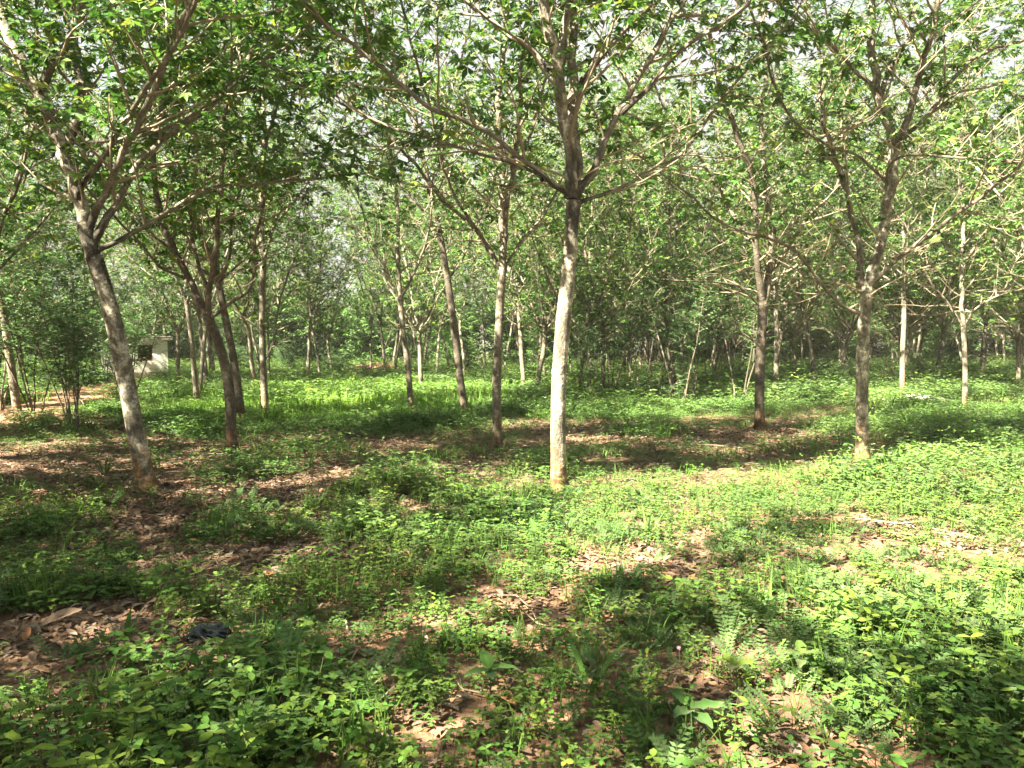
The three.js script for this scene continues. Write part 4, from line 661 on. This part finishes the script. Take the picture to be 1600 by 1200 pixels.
// ---------- the hut ----------
{
  const g = thing('small_hut', 'low white-walled hut with a barred window behind the leaning tree', 'hut', -20.6, 0, -42.2, 0.42);
  const plaster = new THREE.MeshStandardMaterial({ roughness: 0.9, map: texture(256, 256, (u, v) => { const k = 0.62 + 0.16 * fbm(u * 8, v * 8, 401, 5, 8, 8), s = step(0.6, 0.72, fbm(u * 6, v * 3, 405, 4, 6, 3)); return [k * (1 - 0.25 * s), k * (1 - 0.28 * s), k * (0.97 - 0.32 * s)]; }, true) });
  const cement = new THREE.MeshStandardMaterial({ roughness: 0.95, map: texture(128, 128, (u, v) => { const k = 0.16 + 0.14 * fbm(u * 10, v * 10, 411, 4, 10, 10); return [k, k * 0.95, k * 0.87]; }, true) });
  const wood = new THREE.MeshStandardMaterial({ color: new THREE.Color().setRGB(0.09, 0.055, 0.035), roughness: 0.8 }), iron = new THREE.MeshStandardMaterial({ color: new THREE.Color().setRGB(0.05, 0.045, 0.04), roughness: 0.6, metalness: 0.4 });
  const box = (name, w, h, d, x, y, z, m, parent = g) => { const o = mesh(name, new THREE.BoxGeometry(w, h, d), m, parent); o.position.set(x, y, z); return o; };
  box('plinth', 3.5, 0.35, 3.1, 0, 0.13, 0, cement);
  // front wall with a window opening, then the others
  box('wall', 1.75, 1.75, 0.18, -0.725, 1.18, 1.36, plaster); box('wall', 0.75, 1.75, 0.18, 1.225, 1.18, 1.36, plaster);
  box('wall', 0.7, 0.6, 0.18, 0.5, 0.605, 1.36, plaster); box('wall', 0.7, 0.3, 0.18, 0.5, 1.905, 1.36, plaster);
  box('wall', 3.2, 1.75, 0.18, 0, 1.18, -1.36, plaster); box('wall', 0.18, 1.75, 2.54, -1.51, 1.18, 0, plaster); box('wall', 0.18, 1.75, 2.54, 1.51, 1.18, 0, plaster);
  const roof = box('roof', 3.7, 0.12, 3.3, 0, 2.115, 0, cement); box('roof_edge', 3.74, 0.06, 3.34, 0, 0.09, 0, cement, roof);
  const w = new THREE.Group(); w.name = 'window'; w.position.set(0.5, 1.33, 1.37); g.add(w);
  box('frame', 0.06, 0.85, 0.12, -0.32, 0, 0, wood, w); box('frame', 0.06, 0.85, 0.12, 0.32, 0, 0, wood, w); box('frame', 0.58, 0.06, 0.118, 0, 0.395, 0, wood, w); box('frame', 0.58, 0.06, 0.118, 0, -0.395, 0, wood, w);
  for (let k = -2; k <= 2; k++) box('bar', 0.018, 0.73, 0.018, k * 0.1, 0, 0.02, iron, w);
  box('shutter', 0.58, 0.73, 0.02, 0, 0, -0.05, wood, w);
}
// ---------- stones, soil, dead wood ----------
const stoneMat = new THREE.MeshStandardMaterial({ roughness: 0.95, vertexColors: true });
const stones = [0, 1, 2, 3].map((s) => { const g = new THREE.IcosahedronGeometry(0.11, 1), p = g.attributes.position, c = []; for (let i = 0; i < p.count; i++) { const v = V(p.getX(i), p.getY(i), p.getZ(i)), n = 0.7 + 0.6 * noise(v.x * 12 + s * 9, v.y * 12 + v.z * 15, 500 + s); v.multiplyScalar(n); p.setXYZ(i, v.x * 1.2, v.y * 0.7, v.z); const k = 0.22 + 0.2 * noise(v.x * 30, v.z * 30, 510); c.push(k, k * 0.97, k * 0.92); } g.setAttribute('color', new THREE.Float32BufferAttribute(c, 3)); g.computeVertexNormals(); return g; });
{
  const R = mulberry(5), g = thing('stone_heap', 'low heap of pale stones in the weeds beside the thin tree on the right', 'stones', 11.2, gh(11.2, -21.2), -21.2, 0);
  for (let i = 0; i < 44; i++) { const a = R() * 6.28, r = Math.sqrt(R()), o = mesh('stone', stones[i % 4], stoneMat, g), x = Math.cos(a) * r * 0.95, z = Math.sin(a) * r * 0.5; o.position.set(x, 0.09 + 0.18 * (1 - r) + 0.04 * R(), z); o.rotation.set(R() * 3, R() * 6, R() * 3); o.scale.setScalar(0.45 + 0.6 * R()); }
}
function lump(rx, ry, rz, seed, rough, seg = 40) { const g = new THREE.SphereGeometry(1, seg, seg / 2), p = g.attributes.position; for (let i = 0; i < p.count; i++) { const x = p.getX(i), y = p.getY(i), z = p.getZ(i), n = 1 + rough * (fbm(x * 2 + 7 + y, z * 2 + 3 - y, seed, 4) - 0.5); p.setXYZ(i, x * rx * n, y * ry * n, z * rz * n); } g.computeVertexNormals(); return g; }
const earth = new THREE.MeshStandardMaterial({ roughness: 0.97, map: texture(256, 256, (u, v) => { const k = 0.7 + 0.6 * fbm(u * 24, v * 24, 601, 4, 24, 24); return [0.24 * k, 0.135 * k, 0.085 * k]; }, true, 3, 3) });
const mound = mesh('earth_mound', lump(1.3, 0.28, 1, 61, 0.5), earth); mound.position.set(-10.6, -0.05, -16.2); mound.userData.kind = 'structure';
const bank = mesh('earth_bank', lump(1.8, 0.65, 1.1, 62, 0.6), earth); bank.position.set(-8.6, 0, -47.5); bank.userData.kind = 'structure';
tag(mesh('termite_nest', lump(0.36, 0.6, 0.36, 63, 0.9), new THREE.MeshStandardMaterial({ roughness: 1, color: new THREE.Color().setRGB(0.17, 0.09, 0.05) })), 'brown lumpy nest on a trunk behind the sunlit spotted tree', 'nest').position.set(18.0, 4.5, -41.2);
{
  const R = mulberry(15), g = thing('dead_stump', 'pale splintered stump of upright dry stems behind the spotted tree', 'stump', 17, 0, -34.5, 0);
  for (let i = 0; i < 11; i++) { const b = new Builder(), a = R() * 6.28, r = 0.2 * R(), h = 0.5 + 0.9 * R(), lx = (R() - 0.5) * 0.5, lz = (R() - 0.5) * 0.5, P = V(Math.cos(a) * r, -0.05, Math.sin(a) * r); tube(b, [P, P.clone().add(V(lx * 0.4, h * 0.5, lz * 0.4)), P.clone().add(V(lx, h, lz))], [0.05, 0.04, 0.012], 6, { cap: true, tint: () => [1.5, 1.3, 1.05] }); mesh('dry_stem', b.geometry(), LIMB.grey, g); }
}
function fallen(label, pts, r, o = {}) { const b = new Builder(), p = smooth(pts.map(([x, y, z]) => V(x, y + gh(x, z), z)), 0.08); tube(b, p, p.map((_, i) => lerp(r, r * 0.4, i / p.length)), 7, { cap: true, vLen: 0.5, shape: (k, a, q, s) => q * (1 + 0.3 * (noise(a * 2, s * 9, 77) - 0.5)), tint: () => o.tint ?? [1.1, 1, 0.9] }); return tag(mesh('fallen_branch', b.geometry(), LIMB.grey), label, 'branch'); }
fallen('pale broken branch leaning down among the path-side saplings', [[-11.4, 1.05, -19], [-10.9, 0.75, -18.8], [-10.4, 0.3, -18.6], [-10.2, 0.02, -18.5]], 0.035);
fallen('short dark stick lying on the litter patch in front on the left', [[-1.62, 0.03, -5.45], [-1.4, 0.04, -5.6], [-1.22, 0.05, -5.8]], 0.011, { tint: [0.5, 0.42, 0.35] });
fallen('thin dead branch lying on the litter right of the large middle tree', [[2.4, 0.04, -11.4], [2.9, 0.08, -11.6], [3.5, 0.05, -11.55], [3.9, 0.06, -11.9]], 0.014);
// ---------- the black bag and single large dead leaves ----------
{
  const g = new THREE.SphereGeometry(1, 48, 28), p = g.attributes.position;
  for (let i = 0; i < p.count; i++) { const x = p.getX(i), y = p.getY(i), z = p.getZ(i), c = Math.abs(fbm(x * 3 + y * 2 + 20, z * 3 - y + 5, 701, 3) - 0.5) * 2, d = Math.abs(noise(x * 7 + z * 3, y * 6 + z * 5 + 30, 705) - 0.5); const n = 1 - 0.5 * c - 0.35 * d + 0.25 * x * x * Math.sign(x) * 0.4; p.setXYZ(i, x * 0.13 * n, Math.max(-0.01, y * 0.075 * n), z * 0.085 * n); }
  g.computeVertexNormals();
  const o = mesh('plastic_bag', g, new THREE.MeshPhysicalMaterial({ color: new THREE.Color().setRGB(0.012, 0.018, 0.024), roughness: 0.38, clearcoat: 0.3 })); o.position.set(-1.66, gh(-1.66, -4.12) + 0.025, -4.12); o.rotation.y = 0.2; tag(o, 'crumpled black plastic bag lying on dead leaves in front on the left', 'bag');
}
const deadMat = (r, gg, b) => new THREE.MeshPhysicalMaterial({ color: new THREE.Color().setRGB(r, gg, b), roughness: 0.95, transmission: 0.15, thickness: 0, side: THREE.DoubleSide, map: texture(64, 128, (u, v) => { const k = 0.7 + 0.5 * fbm(u * 6, v * 12, 811, 4, 6, 12), rib = Math.abs(u - 0.5) < 0.04 ? 1.25 : 1; return [k * rib, k * rib, k * rib * 0.97]; }, true) });
function deadLeaf(label, x, z, y, size, rot, c, seed) { const o = mesh('dead_leaf', litterGeometry(seed), deadMat(...c)); o.position.set(x, gh(x, z) + y, z); o.rotation.set(...rot); o.scale.setScalar(size); return tag(o, label, 'dead leaf'); }
deadLeaf('large grey dead leaf standing upright on its edge below the black bag', -1.6, -3.74, 0.07, 1.25, [1.2, 0.2, 1.35], [0.4, 0.34, 0.27], 901);
deadLeaf('large brown dead leaf lying beside the upright grey leaf', -1.42, -3.62, 0.04, 1.6, [0.25, 0.8, 0.3], [0.2, 0.12, 0.08], 902);
deadLeaf('grey dead leaf touching the right end of the black bag', -1.46, -4.02, 0.035, 1.3, [0.2, 2.6, -0.25], [0.26, 0.2, 0.16], 903);
deadLeaf('orange-brown dead leaf under the broad-leaved seedling in front', -0.03, -3.25, 0.035, 1.15, [0.3, -0.7, 0.2], [0.36, 0.17, 0.08], 904);
deadLeaf('large dark dead leaf at the left edge of the picture in front', -2.55, -4.3, 0.05, 1.9, [0.3, 0.4, 0.2], [0.15, 0.1, 0.075], 905);
// ---------- plants that stand out in front ----------
function seedling(label, x, z, tall, leaves, c, turn = 0) { // upright stem with a few broad leaves
  const g = thing('broad_leaf_seedling', label, 'seedling', x, gh(x, z), z, turn), b = new Builder();
  tube(b, [V(0, -0.02, 0), V(0.006, tall * 0.5, 0), V(0, tall, 0.004)], [0.004, 0.0035, 0.003], 5, { tint: () => [0.1, 0.16, 0.05] }); mesh('stem', b.geometry(), HERB, g);
  leaves.forEach(([az, up, len, wid, h], i) => { const lb = new Builder(), d = V(Math.cos(az), up, Math.sin(az)).normalize(), nr = V(-Math.cos(az) * up * 0.6, 1, -Math.sin(az) * up * 0.6); nr.addScaledVector(d, -nr.dot(d)).normalize(); broad(lb, V(0, tall * h, 0), d, nr, len, wid, c.map((q) => q * (0.88 + 0.06 * i))); mesh('leaf', lb.geometry(), HERB, g); });
  return g;
}
function broad(b, B, d, n, len, wid, c) {               // a broad leaf with a midrib fold and a drooping tip
  const s = V().crossVectors(d, n).normalize(), N = 7, rows = [];
  for (let i = 0; i <= N; i++) { const t = i / N, w = wid * Math.pow(Math.sin(Math.PI * Math.pow(0.02 + 0.96 * t, 0.8)), 0.8), row = [], C = B.clone().addScaledVector(d, len * t).addScaledVector(n, -len * 0.16 * t * t); for (let j = -2; j <= 2; j++) { const q = C.clone().addScaledVector(s, j / 4 * w).addScaledVector(n, Math.abs(j) / 2 * w * 0.16 + 0.006 * Math.sin(t * 17) * Math.abs(j) / 2 * wid * 10), m = n.clone().addScaledVector(s, -Math.sign(j) * 0.25).normalize(); row.push(b.vert(q.x, q.y, q.z, m.x, m.y, m.z, j / 4 + 0.5, t, ...c.map((e) => e * (j ? 1 : 1.25)))); } rows.push(row); }
  for (let i = 0; i < N; i++) for (let j = 0; j < 4; j++) b.i.push(rows[i][j], rows[i][j + 1], rows[i + 1][j], rows[i][j + 1], rows[i + 1][j + 1], rows[i + 1][j]);
}
const G1 = [0.075, 0.17, 0.035], G2 = [0.065, 0.15, 0.035];
seedling('broad-leaved seedling with four spread leaves, over an orange dead leaf in front', -0.1, -3.33, 0.15, [[2.6, 0.2, 0.12, 0.06, 0.95], [0.3, 0.3, 0.13, 0.055, 1], [4.4, 0.55, 0.12, 0.06, 1], [1.4, 0.3, 0.11, 0.05, 0.9]], G1);
seedling('seedling with big dull leaves at the bottom edge right of the middle', 0.72, -3.02, 0.13, [[0.5, 0.2, 0.14, 0.08, 1], [2.9, 0.25, 0.12, 0.07, 0.95], [4.6, 0.5, 0.12, 0.07, 1], [1.6, 0.1, 0.12, 0.07, 0.85]], G2, 0.5);
seedling('slim seedling with spear-shaped leaves left of the sunny litter patch', 0.16, -5.45, 0.26, [[0.4, 0.7, 0.15, 0.04, 1], [2.8, 0.6, 0.16, 0.042, 0.95], [4.5, 0.8, 0.15, 0.04, 1], [1.7, 0.5, 0.13, 0.04, 0.75], [3.4, 0.3, 0.12, 0.035, 0.55]], G1);
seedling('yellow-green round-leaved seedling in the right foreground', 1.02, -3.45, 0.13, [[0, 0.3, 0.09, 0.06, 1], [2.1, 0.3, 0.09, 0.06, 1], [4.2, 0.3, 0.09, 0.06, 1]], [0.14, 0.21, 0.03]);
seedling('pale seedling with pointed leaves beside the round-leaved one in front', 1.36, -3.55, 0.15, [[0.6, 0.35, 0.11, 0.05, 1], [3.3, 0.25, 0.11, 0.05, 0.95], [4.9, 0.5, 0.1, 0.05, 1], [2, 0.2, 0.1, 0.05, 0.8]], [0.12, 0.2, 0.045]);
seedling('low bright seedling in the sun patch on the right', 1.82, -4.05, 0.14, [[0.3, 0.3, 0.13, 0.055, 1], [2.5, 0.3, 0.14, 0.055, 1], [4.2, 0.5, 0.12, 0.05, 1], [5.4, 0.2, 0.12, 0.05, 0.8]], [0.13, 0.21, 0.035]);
seedling('small four-leaved seedling at the bottom edge left of the middle', -0.62, -3.12, 0.09, [[0.2, 0.2, 0.06, 0.045, 1], [1.8, 0.2, 0.06, 0.045, 1], [3.4, 0.2, 0.06, 0.045, 1], [5, 0.2, 0.06, 0.045, 1]], G1);
function tuft(name, label, x, z, n, len, wid, spread, c, seed) { // a tuft whose blades are separate leaves
  const g = thing(name, label, 'grass tuft', x, gh(x, z), z, 0), R = mulberry(seed);
  for (let i = 0; i < n; i++) { const b = new Builder(), a = i / n * 6.28 + R(), k = 0.8 + 0.4 * R(); strap(b, V(Math.cos(a) * 0.012, -0.015, Math.sin(a) * 0.012), V(Math.cos(a) * spread, 1, Math.sin(a) * spread).normalize(), len * (0.6 + 0.6 * R()), wid * (0.8 + 0.4 * R()), 0.8 + 1.1 * R(), c.map((q) => q * k), 7); mesh('blade', b.geometry(), HERB, g); }
  return g;
}
tuft('strap_leaf_plant', 'broad-bladed grass sprout left of the black bag', -2.1, -4.1, 5, 0.22, 0.026, 0.35, [0.075, 0.17, 0.03], 21);
tuft('strap_leaf_plant', 'tall broad-bladed sprout behind the left-hand litter patch', -2.32, -4.75, 4, 0.26, 0.026, 0.3, [0.07, 0.16, 0.03], 22);
tuft('strap_leaf_plant', 'broad-bladed sprout in the bottom left corner', -2.08, -3.3, 5, 0.22, 0.022, 0.4, [0.06, 0.14, 0.03], 23);
tuft('strap_leaf_plant', 'arching strap-leaved plant right of the four-leaved seedling in front', 0.36, -3.45, 5, 0.26, 0.03, 0.5, [0.085, 0.18, 0.035], 24);
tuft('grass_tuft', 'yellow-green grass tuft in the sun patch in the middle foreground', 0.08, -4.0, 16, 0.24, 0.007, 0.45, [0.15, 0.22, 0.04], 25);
tuft('grass_tuft', 'dark green grass tuft left of the sunlit tuft', -0.46, -3.75, 14, 0.24, 0.007, 0.4, [0.06, 0.14, 0.03], 26);
tuft('grass_tuft', 'grass tuft with long thin blades in the right foreground shade', 1.5, -3.2, 16, 0.22, 0.006, 0.4, [0.07, 0.15, 0.03], 27);
tuft('grass_tuft', 'large dark grass tuft left of the leaning tree', -4.9, -9.2, 20, 0.4, 0.012, 0.5, [0.07, 0.14, 0.035], 28);
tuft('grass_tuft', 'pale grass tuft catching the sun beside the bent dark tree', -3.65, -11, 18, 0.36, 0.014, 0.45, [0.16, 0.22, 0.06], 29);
tuft('grass_tuft', 'grass tuft arching beside the black stem at the right of the slim straight tree', 1.35, -11.2, 14, 0.34, 0.012, 0.5, [0.09, 0.16, 0.04], 30);
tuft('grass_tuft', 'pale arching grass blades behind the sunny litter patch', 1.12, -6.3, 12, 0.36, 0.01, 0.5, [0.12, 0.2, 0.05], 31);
tuft('grass_tuft', 'grass tuft standing in the left foreground weeds', -1.3, -5.0, 12, 0.26, 0.008, 0.5, [0.1, 0.18, 0.04], 32);
function puff(label, x, z, tall) {
  const g = thing('puff_flower', label, 'flower', x, gh(x, z), z, 0, 'pale pink puff flowers among the weeds'), b = new Builder(); tube(b, [V(0, 0, 0), V(0.008, tall * 0.6, 0), V(0, tall, 0)], [0.0018, 0.0014, 0.0012], 4, { tint: () => [0.14, 0.16, 0.06] }); mesh('stem', b.geometry(), HERB, g);
  const pb = new Builder(), R = mulberry(Math.round(x * 100)); for (let i = 0; i < 60; i++) { const d = rnd3(R), n = rnd3(R); n.addScaledVector(d, -n.dot(d)).normalize(); blade(pb, V(0, tall + 0.006, 0), d, n, 0.011, 0.0025, [0.55, 0.34, 0.45], 0, 0); } mesh('bloom', pb.geometry(), HERB, g);
}
puff('pale pink puff flower in the right foreground weeds', 1.85, -4.25, 0.24); puff('pale pink puff flower above the sunny litter patch', 0.42, -5.9, 0.22); puff('pale pink puff flower near the bottom right of the middle', 0.75, -3.4, 0.22); puff('pale pink puff flower right of the sunlit grass tuft', 0.68, -4.55, 0.22);
renderer.render(scene, camera);
